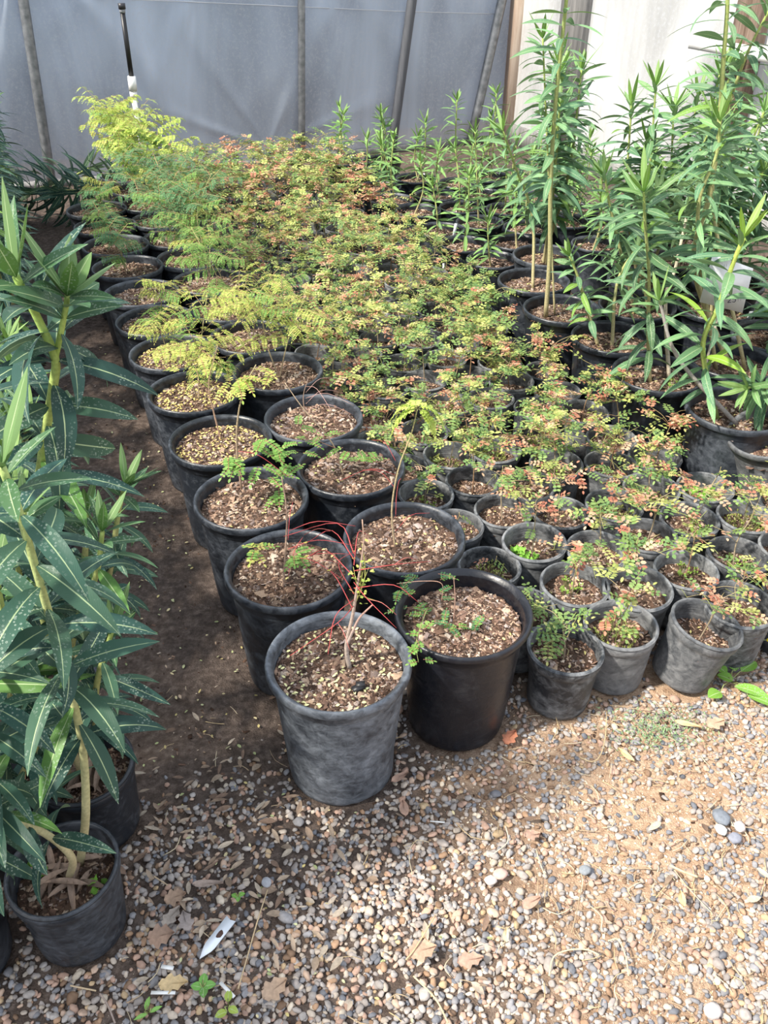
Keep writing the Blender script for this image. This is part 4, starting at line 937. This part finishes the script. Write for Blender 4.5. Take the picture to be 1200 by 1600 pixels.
# ------------------------------------------------------------------ left bed of oleanders
LPOT = [(-.568, .893, 'front pot of the left bed with woody stems, dead leaves and clover'), (-.595, 1.118, 'second pot of the left bed, holding curled dead leaves'),
        (-.775, 1.06, 'left bed pot at the left edge, half hidden behind the first two'), (-.73, 1.34, 'left bed pot mostly hidden under drooping leaves, third along the aisle'), (-.765, .83, 'dark pot cut by the lower left edge of the photo')]
LKL = dict(rad=(.0075, .004), spacing=.034, start=.25, L_=.155, Wd=.027, droop=1.25)
def lb(loc, dx=0, dy=0): return (loc[0]+dx, loc[1]+dy, .125)
l0, l1, l2, l3, l4 = LPOT
PS = {0: [dict(pts=[atH(125, 1352, .13)]+[atY(px, py, Y) for px, py, Y in ((134, 1270, .88), (128, 1160, .89), (100, 1040, .88), (65, 920, .87), (30, 800, .86), (3, 730, .84))], kw=dict(start=.45, rad=(.0075, .006, .005), woodc=(.50, .44, .26), greenc=(.40, .52, .18), L_=.145, Wd=.030, spacing=.040)),
          dict(pts=[atH(108, 1372, .13), atY(112, 1340, .85), atY(70, 1302, .84), atY(0, 1272, .82), atY(-80, 1200, .8)], kw=dict(start=.5, rad=(.007, .005), woodc=(.50, .42, .26), greenc=(.45, .45, .22), L_=.12, Wd=.03, spacing=.06))],
      1: [dict(pts=[atH(130, 1215, .13)]+[atY(px, py, Y) for px, py, Y in ((100, 1120, 1.1), (118, 980, 1.12), (150, 900, 1.14), (160, 830, 1.15))], kw=dict(start=.3, spacing=.032, L_=.12, Wd=.022)),
          dict(pts=[atH(110, 1215, .13)]+[atY(px, py, Y) for px, py, Y in ((60, 1100, 1.1), (30, 900, 1.1), (38, 800, 1.1))], kw=dict(start=.3, L_=.12)),
          dict(pts=[atH(150, 1200, .13)]+[atY(px, py, Y) for px, py, Y in ((150, 1080, 1.08), (175, 985, 1.08))], kw=dict(start=.35, spacing=.03, L_=.12, Wd=.022))],
      2: [dict(pts=[(l2[0], l2[1], .13)]+[atY(px, py, Y) for px, py, Y in ((15, 1120, 1.05), (10, 1000, 1.04), (-5, 900, 1.02))], kw=dict(start=.2, L_=.13)),
          dict(pts=[(l2[0]+.03, l2[1], .13)]+[atY(px, py, Y) for px, py, Y in ((50, 1180, 1.03), (75, 1120, 1.03))], kw=dict(start=.2, L_=.12))],
      3: [dict(pts=[(l3[0]+.02, l3[1], .13)]+[atY(px, py, Y) for px, py, Y in ((50, 880, 1.32), (62, 740, 1.3), (82, 610, 1.26), (86, 560, 1.25), (60, 500, 1.24), (25, 432, 1.22)) ], kw=dict(start=.42, L_=.18, Wd=.036, spacing=.045, rad=(.009, .006), woodc=(.40, .44, .16), greenc=(.34, .50, .12))),
          dict(pts=[atY(86, 562, 1.25), atY(95, 520, 1.25), atY(103, 480, 1.245), atY(105, 462, 1.24)], kw=dict(start=.2, L_=.15, Wd=.036, spacing=.028, rad=(.005, .004), woodc=(.36, .50, .12), tipn=6)),
          dict(pts=[(l3[0]+.05, l3[1]+.03, .13)]+[atY(px, py, Y) for px, py, Y in ((170, 900, 1.34), (185, 800, 1.36), (196, 758, 1.36))], kw=dict(start=.45, L_=.11, Wd=.022, spacing=.034)),
          dict(pts=[(l3[0]+.04, l3[1], .13)]+[atY(px, py, Y) for px, py, Y in ((130, 900, 1.3), (136, 830, 1.3), (134, 800, 1.3))], kw=dict(start=.35, L_=.11, Wd=.021, spacing=.03))],
      4: [dict(pts=[(l4[0], l4[1], .13), atY(-30, 1300, .82), atY(-20, 1150, .82), atY(-40, 1000, .82)], kw=dict(start=.3, L_=.13))]}
for k_, (x, y, lab) in enumerate(LPOT):
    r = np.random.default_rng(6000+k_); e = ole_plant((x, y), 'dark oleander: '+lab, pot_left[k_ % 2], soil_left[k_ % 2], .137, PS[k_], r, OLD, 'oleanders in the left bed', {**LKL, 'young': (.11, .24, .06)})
    # curled dead leaves on the soil are part of the litter in the pot
    mb = MB()
    for q in range(16 if k_ < 2 else 5):
        a_ = r.uniform(0, 6.28); q_ = r.uniform(0, .055); az = r.uniform(0, 6.28)
        ole_leaf(mb, np.array([q_*math.cos(a_), q_*math.sin(a_), .006+.02*r.random()])-dirv(az, 0)*.04, dirv(az, r.uniform(-.1, .25)), (0, 0, 1), r.uniform(.06, .10), .012, r.uniform(.2, .9), np.array((.30, .22, .17))*r.uniform(.7, 1.5), fold=.9)
    o = obj('dead_leaves', mb, M_LITTER, e, (0, 0, .137)); o['kind'] = 'stuff'
    if k_ == 0:
        mb2 = clover_mesh(77, 4, .02, .026, (.20, .44, .06)); obj('weed', mb2, None, e, (.062, -.02, .135)); obj('weed', clover_mesh(78, 7, .022, .018, (.22, .44, .07)), None, e, (-.055, .02, .132))
# the rest of the left bed, going back along the aisle
LREST = []
for row_, n_ in enumerate((-.10, -.32, -.54)):
    for j_ in range(15):
        u_ = 1.78+j_*.27+(.1 if row_ % 2 else 0)
        LREST.append((row_, j_, n_+.055*(u_-1.5), u_))
for row_, j_, n_, u_ in LREST:
    r = np.random.default_rng(7000+row_*40+j_); x, y, _ = W(n_+r.normal(0, .01), u_+r.normal(0, .01))
    if x/(y*math.cos(PITCH)+.4)*FPX+600 < -160: continue
    hh = (.35, .6) if u_ < 2.6 else (.55, .95)
    if row_ == 0 and 1.9 < u_ < 2.9: hh = (.2, .36)
    sts = auto_stems((x, y), r, .13, 3, hh[0], hh[1], .15 if row_ else .08)
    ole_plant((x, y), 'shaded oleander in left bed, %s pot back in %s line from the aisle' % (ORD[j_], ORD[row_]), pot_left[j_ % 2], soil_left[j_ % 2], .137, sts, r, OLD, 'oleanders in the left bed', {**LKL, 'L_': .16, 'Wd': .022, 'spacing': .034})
# oleander that has fallen over: dark leaves hang in a curtain across the end of the aisle
fx, fy, _ = W(.02, 5.75); sts = [dict(pts=[np.array([fx, fy, .13]), atY(60, 300, 5.3), atY(120, 298, 5.2), atY(200, 305, 5.1), atY(290, 322, 5.0)], kw=dict(start=.1, L_=.27, Wd=.032, spacing=.026, droop=1.8, young=(.06, .12, .06))),
    dict(pts=[np.array([fx, fy, .13]), atY(90, 285, 5.5), atY(140, 262, 5.5)], kw=dict(start=.3, L_=.22, Wd=.028, spacing=.06, droop=1.2, young=(.06, .12, .06)))]
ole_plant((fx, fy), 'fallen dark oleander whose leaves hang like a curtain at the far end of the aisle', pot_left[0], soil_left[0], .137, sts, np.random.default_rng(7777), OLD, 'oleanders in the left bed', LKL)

# ------------------------------------------------------------------ gravel (nobody could count it)
def icos():
    t = (1+5**.5)/2; v = np.array([(-1, t, 0), (1, t, 0), (-1, -t, 0), (1, -t, 0), (0, -1, t), (0, 1, t), (0, -1, -t), (0, 1, -t), (t, 0, -1), (t, 0, 1), (-t, 0, -1), (-t, 0, 1)], float)
    f = [(0, 11, 5), (0, 5, 1), (0, 1, 7), (0, 7, 10), (0, 10, 11), (1, 5, 9), (5, 11, 4), (11, 10, 2), (10, 7, 6), (7, 1, 8), (3, 9, 4), (3, 4, 2), (3, 2, 6), (3, 6, 8), (3, 8, 9), (4, 9, 5), (2, 4, 11), (6, 2, 10), (8, 6, 7), (9, 8, 1)]
    v = nrm(v); V = [tuple(p) for p in v]; cache = {}; F = []
    def mid(a, b):
        k_ = (min(a, b), max(a, b))
        if k_ not in cache: cache[k_] = len(V); V.append(tuple(nrm(np.array(V[a])+np.array(V[b]))))
        return cache[k_]
    for a, b, c in f: ab, bc, ca = mid(a, b), mid(b, c), mid(c, a); F += [(a, ab, ca), (b, bc, ab), (c, ca, bc), (ab, bc, ca)]
    return np.array(V), np.array(F)
IV, IF = icos()
r = np.random.default_rng(42)
PEBC = np.array([(.33, .29, .265), (.385, .35, .325), (.25, .245, .255), (.16, .165, .185), (.46, .39, .32), (.44, .29, .22), (.50, .36, .27), (.38, .24, .15), (.22, .14, .09), (.58, .50, .40), (.48, .35, .21)])
PRB = np.array([.18, .16, .13, .06, .12, .12, .06, .05, .05, .04, .03]); PRB = PRB/PRB.sum()
def gravel_density(x, y):
    n_ = x*NX+y*NY; u_ = x*UX+y*UY
    g = (1-sstep(1.12, 1.36, u_))*(.55+.45*(1-sstep(.9, 1.15, u_)))          # soil starts up the aisle
    px_ = x; sand = np.exp(-(((x-.62)/.26)**2+((y-1.18)/.16)**2))+.55*np.exp(-(((x-.38)/.16)**2+((y-.98)/.10)**2))+.62*np.exp(-(((x+.25)/.13)**2+((y-1.02)/.13)**2))+.5*np.exp(-(((x-.1)/.12)**2+((y-.80)/.04)**2))
    under = np.where(u_ > 1.15, .45, 1)*np.where(n_ > .35, 1, 1)
    g2 = np.where((n_ > .45), np.maximum(g, .5*(1-sstep(1.2, 1.6, u_))), g)
    return np.clip(g2*(1-.92*np.clip(sand, 0, 1))*(.85+.25*fnoise(x, y, 11, 6)), .0, 1)
def scatter(n, x0, x1, y0, y1, dens, seed):
    q = np.random.default_rng(seed); x = q.uniform(x0, x1, n); y = q.uniform(y0, y1, n); k_ = q.random(n) < dens(x, y); return x[k_], y[k_]
potc = [(p[0], p[1], .118) for p in ([P1(0), P1(1), P1(2), P2(0), P2(1)])]+[(p[0], p[1], .078) for p in small_pos[:24]]+[(p[0], p[1], .084) for p in LPOT]
def clearpots(x, y, m=.004):
    k_ = np.ones(len(x), bool)
    for a, b, rr in potc: k_ &= np.hypot(x-a, y-b) > rr+m
    return k_
allp = []
for layer, (cnt, lo, hi, zoff) in enumerate(((34000, .0028, .0062, .0), (15000, .0042, .0078, .003), (330, .008, .0125, .005))):
    x, y = scatter(cnt, -.95, 1.35, .42, 1.75, gravel_density, 70+layer); k_ = clearpots(x, y); x, y = x[k_], y[k_]; n = len(x)
    s_ = r.uniform(lo, hi, n); M = rotm(n, .28, r)*np.stack([s_*r.uniform(1.0, 1.55, n), s_*r.uniform(.75, 1.05, n), s_*r.uniform(.45, .75, n)], 1)[:, :, None]
    c = PEBC[r.choice(len(PEBC), n, p=PRB)]*r.uniform(.8, 1.2, (n, 1)); allp.append((M, np.stack([x, y, ground_z(x, y)+s_*.25+zoff], -1), c))
mb = MB()
for v_ in range(5):
    TV = IV*(1+r.normal(0, .11, (len(IV), 1)))
    for M, O, C in allp:
        k_ = np.arange(len(O)) % 5 == v_; mb.inst(TV, IF, M[k_], O[k_], C[k_])
g = obj('gravel', mb, M_PEB); tag(g, 'loose mixed grey, pink and tan pebbles over the front ground', 'gravel', kind='stuff')

# fine litter: fallen yellow leaflets, straw and bark crumbs
mb = MB(); x, y = scatter(2600, -1.3, .6, .6, 3.8, lambda x, y: np.exp(-(((x*NX+y*NY-.30)/.22)**2))*np.clip(.35+.5*np.exp(-((x*UX+y*UY-1.6)/1.0)**2), 0, 1), 5); k_ = clearpots(x, y); x, y = x[k_], y[k_]; n = len(x)
M = rotm(n, .3, r)*np.stack([np.full(n, .0105), np.full(n, .0058), np.full(n, .004)], 1)[:, :, None]*r.uniform(.7, 1.25, (n, 1, 1))
pal = np.array([(.66, .56, .24), (.58, .60, .34), (.72, .62, .36), (.45, .50, .24)]); mb.inst(LFT-np.array([.5, 0, 0]), LFF, M, np.stack([x, y, ground_z(x, y)+.006], -1), pal[r.integers(0, 4, n)]*r.uniform(.8, 1.2, (n, 1)))
tag(obj('fallen_leaflets', mb, M_LITTER), 'tiny pale yellow leaflets scattered on the dark soil of the aisle', 'leaf litter', kind='stuff')
mb = MB(); x, y = scatter(900, -.8, 1.3, .5, 1.5, lambda x, y: .15+.85*np.clip(sandy(x, y), 0, 1), 15); k_ = clearpots(x, y); x, y = x[k_], y[k_]
for a, b in zip(x, y):
    L_ = r.uniform(.012, .055)*(1 if r.random() < .9 else 2); az = r.uniform(0, 3.14); d = dirv(az, r.normal(0, .08)); o = np.array([a, b, ground_z(a, b)+.014]); side = dirv(az+1.57, 0)*L_*r.normal(0, .12)
    tube(mb, spline([o-d*L_/2, o+side, o+d*L_/2], 5), r.uniform(.0005, .0012), np.array([(.62, .48, .28), (.52, .40, .26), (.70, .60, .42)][r.integers(3)]), 4)
tag(obj('straw', mb, M_LITTER), 'thin dry straw and stalk bits over the sandy gravel', 'straw', kind='stuff')
mb = MB(); x, y = scatter(16000, -1.9, 1.3, .5, 5.6, lambda x, y: np.where(y < 1.7, .5, .35)+0*x, 16); k_ = clearpots(x, y); x, y = x[k_], y[k_]; n = len(x)
L_ = .007*r.lognormal(0, .5, n); M = rotm(n, .4, r)*np.stack([L_, L_*.5, L_*.35], 1)[:, :, None]
pr = np.array([.34, .26, .16, .09, .05, .04, .04, .02]); mb.inst(CH, CHF, M, np.stack([x, y, ground_z(x, y)+.0005], -1), BARKC[r.choice(8, n, p=pr/pr.sum())])
x, y = scatter(26000, -.5, 1.35, .45, 1.6, lambda x, y: sandy(x, y), 18); k_ = clearpots(x, y); x, y = x[k_], y[k_]; n = len(x)
L_ = .0032*r.lognormal(0, .5, n); M = rotm(n, .4, r)*np.stack([L_, L_*.6, L_*.5], 1)[:, :, None]
SANDC = np.array([(.55, .42, .30), (.66, .54, .40), (.40, .28, .19), (.48, .32, .20), (.74, .64, .50), (.30, .22, .17)]); mb.inst(CH, CHF, M, np.stack([x, y, ground_z(x, y)+.0005], -1), SANDC[r.integers(0, 6, n)])
tag(obj('bark_crumbs', mb, M_BARK), 'crumbs of bark and clods on the bare soil', 'bark', kind='stuff')

mb = MB()
for q in range(230):
    p = atH(r.normal(330, 110), r.normal(1300, 110), .0) if q < 170 else atH(r.uniform(200, 1190), r.uniform(1200, 1590), .0)
    if not clearpots(np.array([p[0]]), np.array([p[1]]), .01)[0]: continue
    L_ = r.uniform(.012, .038); c = np.array([(.30, .22, .16), (.40, .31, .23), (.22, .15, .11), (.50, .42, .33)][r.integers(4)])*r.uniform(.8, 1.2)
    ole_leaf(mb, p+np.array([0, 0, .012]), dirv(r.uniform(0, 6.28), r.normal(0, .12)), (0, 0, 1), L_, L_*r.uniform(.2, .5), r.normal(.2, .4), c, fold=.3, nt=6)
tag(obj('leaf_scraps', mb, M_LITTER), 'brown leaf scraps and bark flakes strewn between gravel and soil', 'leaf litter', kind='stuff')
p = atH(1181, 652, .33); mb = MB(); ole_leaf(mb, p, dirv(.9, -.5), (0, 0, 1), .075, .022, .4, (.80, .62, .05), fold=.3)
tag(obj('yellow_leaf', mb, M_OLE), 'bright yellow dead leaf hanging at the right edge above the leaning pot', 'leaf')

# dry leaves that can be told apart
def dry_leaf(px, py, L_, Wd, az, c, lab, h=.018, lobes=0, curl=.5):
    p = atH(px, py, h); mb = MB(); k_ = 11; t = np.linspace(0, 1, k_); hw = Wd*.5*np.sin(math.pi*t**.8)**.75
    if lobes: hw = hw*(1+.28*np.sin(t*lobes*2*math.pi+1))
    hw = np.maximum(hw, .0004); V = []
    for i2 in range(k_):
        for a_ in (-1, -.5, 0, .5, 1): V.append(((t[i2]-.5)*L_, a_*hw[i2], .006*curl*(abs(a_)**2)+.004*math.sin(t[i2]*5+a_*2)*curl))
    i2 = np.arange(k_-1)[:, None]*5+np.arange(4)[None]; F = np.stack([i2, i2+1, i2+6, i2+5], -1).reshape(-1, 4); mb.add(V, F, c)
    tube(mb, [(-L_*.5, 0, .0), (0, 0, .0012), (L_*.45, 0, .001)], .0007, np.array(c)*.75, 4)
    o = obj('dry_leaf', mb, M_LITTER, None, (p[0], p[1], h), (r.normal(0, .08), r.normal(0, .08), az)); tag(o, lab, 'leaf'); return o
TAN = (.46, .32, .23); PK = (.50, .33, .25); YL = (.66, .50, .28)
for a in [(274, 1402, .042, .036, .4, TAN, 'lobed tan leaf lying left above the white tag'), (268, 1432, .050, .026, 1.1, (.42, .36, .31), 'grey-brown leaf just below the lobed tan leaf'), (290, 1440, .042, .026, 2.0, (.36, .31, .29), 'dark grey leaf left of the white tag'),
          (252, 1462, .050, .040, .2, (.40, .27, .20), 'crumpled brown leaf left of the grey pair', ), (325, 1381, .060, .018, .1, (.42, .33, .28), 'long narrow grey-brown leaf above the white tag'), (271, 1537, .052, .032, .1, YL, 'rounded yellow-tan leaf near the bottom left'),
          (625, 1214, .046, .018, .6, PK, 'pointed pinkish leaf right of the front pot foot'), (631, 1263, .040, .020, 1.7, PK, 'pinkish upright leaf on gravel below the front pot'), (797, 1152, .050, .030, .9, (.48, .20, .12), 'rusty orange curled leaf at the foot of the newest big pot'),
          (832, 1305, .036, .026, .3, PK, 'small pinkish leaf fragment mid gravel'), (978, 1180, .05, .014, 2.2, YL, 'yellow folded leaf on the sand right of centre'), (1118, 1130, .055, .034, .4, (.58, .40, .28), 'large tan leaf beside the round-leaved ground weed'),
          (1075, 1132, .06, .016, -.4, YL, 'pale long leaf left of the large tan leaf'), (830, 1410, .045, .022, .5, PK, 'pinkish leaf in the lower middle sand'), (790, 1462, .03, .012, 1.4, (.7, .58, .38), 'small pale leaf standing on edge in the lower middle'),
          (660, 1485, .055, .04, .3, (.52, .35, .25), 'broad brown leaf bottom centre'), (430, 1545, .052, .04, .7, (.50, .36, .26), 'crumpled tan leaf left of bottom centre'), (1065, 1405, .035, .014, 1.5, YL, 'yellow leaf sliver on the right gravel'), (735, 1500, .05, .03, .2, PK, 'flat pink-brown leaf on gravel near the bottom centre'),
          (924, 861, .026, .018, .4, (.80, .66, .44), 'pale dry leaf caught among seedlings', .215), (896, 915, .03, .024, 1.2, (.52, .33, .23), 'round brown leaf on the soil of a clover pot', .135)]:
    dry_leaf(*a[:7], **({'h': a[7]} if len(a) > 7 else {}), lobes=3 if a[2] > .035 and a[3] > .024 else 0)
# bigger stones
for (px, py, s_, c, lab) in ((1127, 1275, .018, (.19, .21, .24), 'flat dark grey stone on the sand at the right'), (1127, 1295, .012, (.62, .60, .56), 'white stone beside the flat dark grey stone'), (1149, 1308, .013, (.26, .27, .32), 'slanting blue-grey stone below the flat dark one'), (1156, 1290, .012, (.55, .48, .46), 'pinkish grey stone right of the flat dark one'),
                             (782, 1364, .0125, (.62, .42, .35), 'round pink stone in the lower middle gravel'), (767, 1374, .011, (.60, .54, .50), 'pale pink stone left of the round pink one'), (914, 1358, .011, (.27, .29, .31), 'smooth grey stone mid right gravel'), (1114, 1578, .014, (.55, .50, .48), 'pale flat stone at the bottom right'), (416, 1377, .010, (.40, .41, .44), 'oval pale grey stone above the white tag')):
    p = atH(px, py, .015); mb = MB(); rr = np.random.default_rng(px); V = IV*(1+rr.normal(0, .05, (len(IV), 1)))*np.array([s_*1.25, s_, s_*.55]); mb.add(V, IF, c)
    tag(obj('stone', mb, M_PEB, None, (p[0], p[1], .012), (0, .1, rr.uniform(0, 3))), lab, 'stone')
# white plastic tag on the gravel
pa, pb = atH(361, 1434, .02), atH(312, 1500, .016); e = pa-pb; L_ = np.linalg.norm(e); mb = MB(); w2 = .0105
prof = [(-L_/2, 0), (-L_/2+.022, w2*.85), (-L_/2+.03, w2), (L_/2, w2), (L_/2-.003, 0), (L_/2, -w2), (-L_/2+.03, -w2), (-L_/2+.022, -w2*.85)]
V = [(a, b, .0008) for a, b in prof]+[(a, b, -.0008) for a, b in prof]; k_ = len(prof)
F = [np.arange(k_)[None], np.arange(k_)[None, ::-1]+k_, np.array([(i2, i2+k_, (i2+1) % k_+k_, (i2+1) % k_) for i2 in range(k_)])]
mb.add(V, F, (.80, .86, .93)); mid = (pa+pb)/2; et = empty('plant_tag', mid, (.03, .02, math.atan2(e[1], e[0]))); tag(et, 'white pointed plastic plant tag lying on the gravel, lower left', 'plant tag')
obj('blade', mb.mesh('blade', False), M_PLAIN, et)
mb = MB(); k2 = 12; t = np.linspace(0, 6.283, k2, endpoint=False); V = np.stack([.010+.008*np.cos(t)*(1+.2*np.sin(3*t)), .006*np.sin(t)*(1+.2*np.cos(2*t))-.002, np.full(k2, .0012)], -1); mb.add(V, np.arange(k2)[None], (.10, .06, .05)); obj('dirt_spot', mb, M_LITTER, et)
for (p0, p1, wd, lab) in (((236, 1551), (274, 1551), .006, 'white plastic strip lying near the bottom left'), ((252, 1510), (271, 1513), .007, 'short pale chip of plastic left of the white tag'), ((344, 1535), (366, 1558), .006, 'bent white strip below the white tag'), ((672, 1283), (695, 1285), .0028, 'thin white sliver on the mid gravel')):
    a, b = atH(*p0, .02), atH(*p1, .02); e = b-a; L_ = np.linalg.norm(e); mb = MB(); boxmesh(mb, (0, 0, 0), L_, wd, .0016, 0, (.78, .79, .78)); o = obj('plastic_strip', mb.mesh('ps', False), M_PLAIN, None, (a+b)/2, (0, 0, math.atan2(e[1], e[0]))); tag(o, lab, 'plastic scrap')
# long straws and twigs that stand out
for (seq, rad, c, lab) in (([(418, 1390), (402, 1440), (385, 1500), (372, 1545)], .0013, (.62, .48, .30), 'long straw lying right of the white tag'), ([(240, 1369), (262, 1383)], .0014, (.62, .48, .32), 'short straw left above the tan leaves'), ([(948, 1112), (946, 1150), (938, 1180), (925, 1190), (905, 1183)], .0014, (.64, .50, .30), 'curved straw hooked below the front small pots'),
                           ([(858, 1525), (865, 1495), (890, 1484), (918, 1484), (936, 1492)], .0016, (.70, .60, .38), 'bent pale stalk in the lower middle sand'), ([(950, 1470), (965, 1468), (977, 1492), (982, 1525)], .0014, (.68, .58, .38), 'hooked pale stalk right of the bent one'), ([(680, 1430), (650, 1480), (634, 1500)], .0014, (.64, .50, .30), 'thin straw bottom centre'), ([(790, 1290), (793, 1315), (770, 1335)], .0012, (.70, .62, .48), 'curved white stalk on the mid gravel'),
                           ([(1046, 1352), (1070, 1363), (1090, 1370)], .0025, (.72, .58, .34), 'flat yellow stalk on the right gravel'), ([(646, 1525), (680, 1560), (700, 1598)], .0016, (.68, .56, .34), 'pair-like long stalk at the bottom centre edge'), ([(150, 1548), (110, 1540)], .0015, (.66, .52, .34), 'straw in front of the left pots'), ([(180, 1599), (168, 1570), (156, 1552)], .0016, (.40, .32, .28), 'brown twig at the bottom left edge')):
    P = [atH(a, b, .022) for a, b in seq]; o0_ = P[0].copy(); mb = MB(); tube(mb, spline([p-o0_ for p in P], 14), rad, c, 6); tag(obj('dry_stalk', mb, M_LITTER, None, o0_), lab, 'stalk')

# ground weeds
def ground_weed(px, py, leaves, lab, col, h=.02):
    p = atH(px, py, .01); st, lv = MB(), MB(); rr = np.random.default_rng(px)
    for (dx, dy, L_, Wd, az) in leaves:
        q = atH(px+dx, py+dy, h)-p; tube(st, [(0, 0, 0), q*.5+np.array([0, 0, .01]), q-dirv(az, 0)*L_*.4], .0011, (.35, .40, .15), 4)
        ole_leaf(lv, q-dirv(az, 0)*L_*.4, dirv(az, .25), (0, 0, 1), L_, Wd, .5, np.array(col)*rr.uniform(.8, 1.2), fold=.2)
    e = empty('ground_weed', p); tag(e, lab, 'weed'); a = obj('stem', st, M_STEM, e); b = obj('leaves', lv, M_OLE, e)
ground_weed(1140, 1065, [(5, -25, .045, .036, 1.6), (-5, -5, .04, .034, 2.6), (-22, 20, .04, .036, 3.6), (28, -22, .06, .036, .6), (30, 15, .085, .036, -.5), (48, 30, .075, .03, -.6), (-12, -18, .035, .03, 2.2)], 'bright broad-leaved weed growing at the foot of the right small pots', (.22, .44, .07))
ground_weed(318, 1540, [(0, -8, .022, .016, 1.6), (8, 0, .022, .016, .2), (-9, 2, .022, .016, 3.), (0, 9, .02, .016, -1.4)], 'little four-leaved green weed below the white tag', (.16, .36, .08))
ground_weed(372, 1400, [(-5, 0, .013, .010, 2.8), (5, -2, .013, .010, .4), (0, 4, .012, .01, -1.5)], 'tiny green sprout above the white tag', (.18, .40, .07))
ground_weed(232, 1582, [(-2, -12, .024, .009, 1.5), (10, -4, .022, .008, .5), (-10, 6, .024, .008, 3.6)], 'narrow-leaved green sprout at the bottom left', (.22, .44, .10))
ground_weed(357, 1572, [(0, -14, .022, .014, 1.6), (6, 6, .02, .014, -.4), (-10, 12, .022, .015, 3.6)], 'yellow-green sprout at the bottom left of centre', (.40, .52, .10))
mb = MB(); rr = np.random.default_rng(8)
for q in range(420):
    p = atH(1025+rr.normal(0, 38), 1140+rr.normal(0, 18), .012); ole_leaf(mb, p, dirv(rr.uniform(0, 6.28), rr.uniform(.1, .9)), (0, 0, 1), .010, .003, .4, np.array((.22, .33, .16))*rr.uniform(.7, 1.3), nt=4)
tag(obj('creeping_weed', mb, M_OLE), 'thin mat of grey-green creeping weed on the gravel before the small pots', 'weed', kind='stuff')
# yellow flowered sprig by the right edge
p0 = atH(1160, 1040, .01); st, lv = MB(), MB(); tube(st, spline([(0, 0, 0), atY(1180, 1015, p0[1])-p0, atY(1198, 985, p0[1])-p0], 10), .0012, (.42, .2, .14), 5)
for px, py in ((1171, 994), (1180, 992), (1188, 1003), (1195, 990), (1200, 1000), (1176, 1002)):
    q = atY(px, py, p0[1])-p0; tube(st, [atY(1190, 1000, p0[1])-p0, q], .0007, (.4, .45, .15), 4); V = IV*.0042+q; lv.add(V, IF, (.85, .72, .04))
e = empty('flower_sprig', p0); tag(e, 'sprig with small yellow flower heads at the right edge', 'flower'); obj('stem', st, M_STEM, e); obj('flowers', lv, M_LEAFLET, e)

for o in bpy.data.objects:
    if 'label' in o and not (4 <= len(o['label'].replace(',', ' ').split()) <= 16): print('LABEL LENGTH', o.name, o['label'])
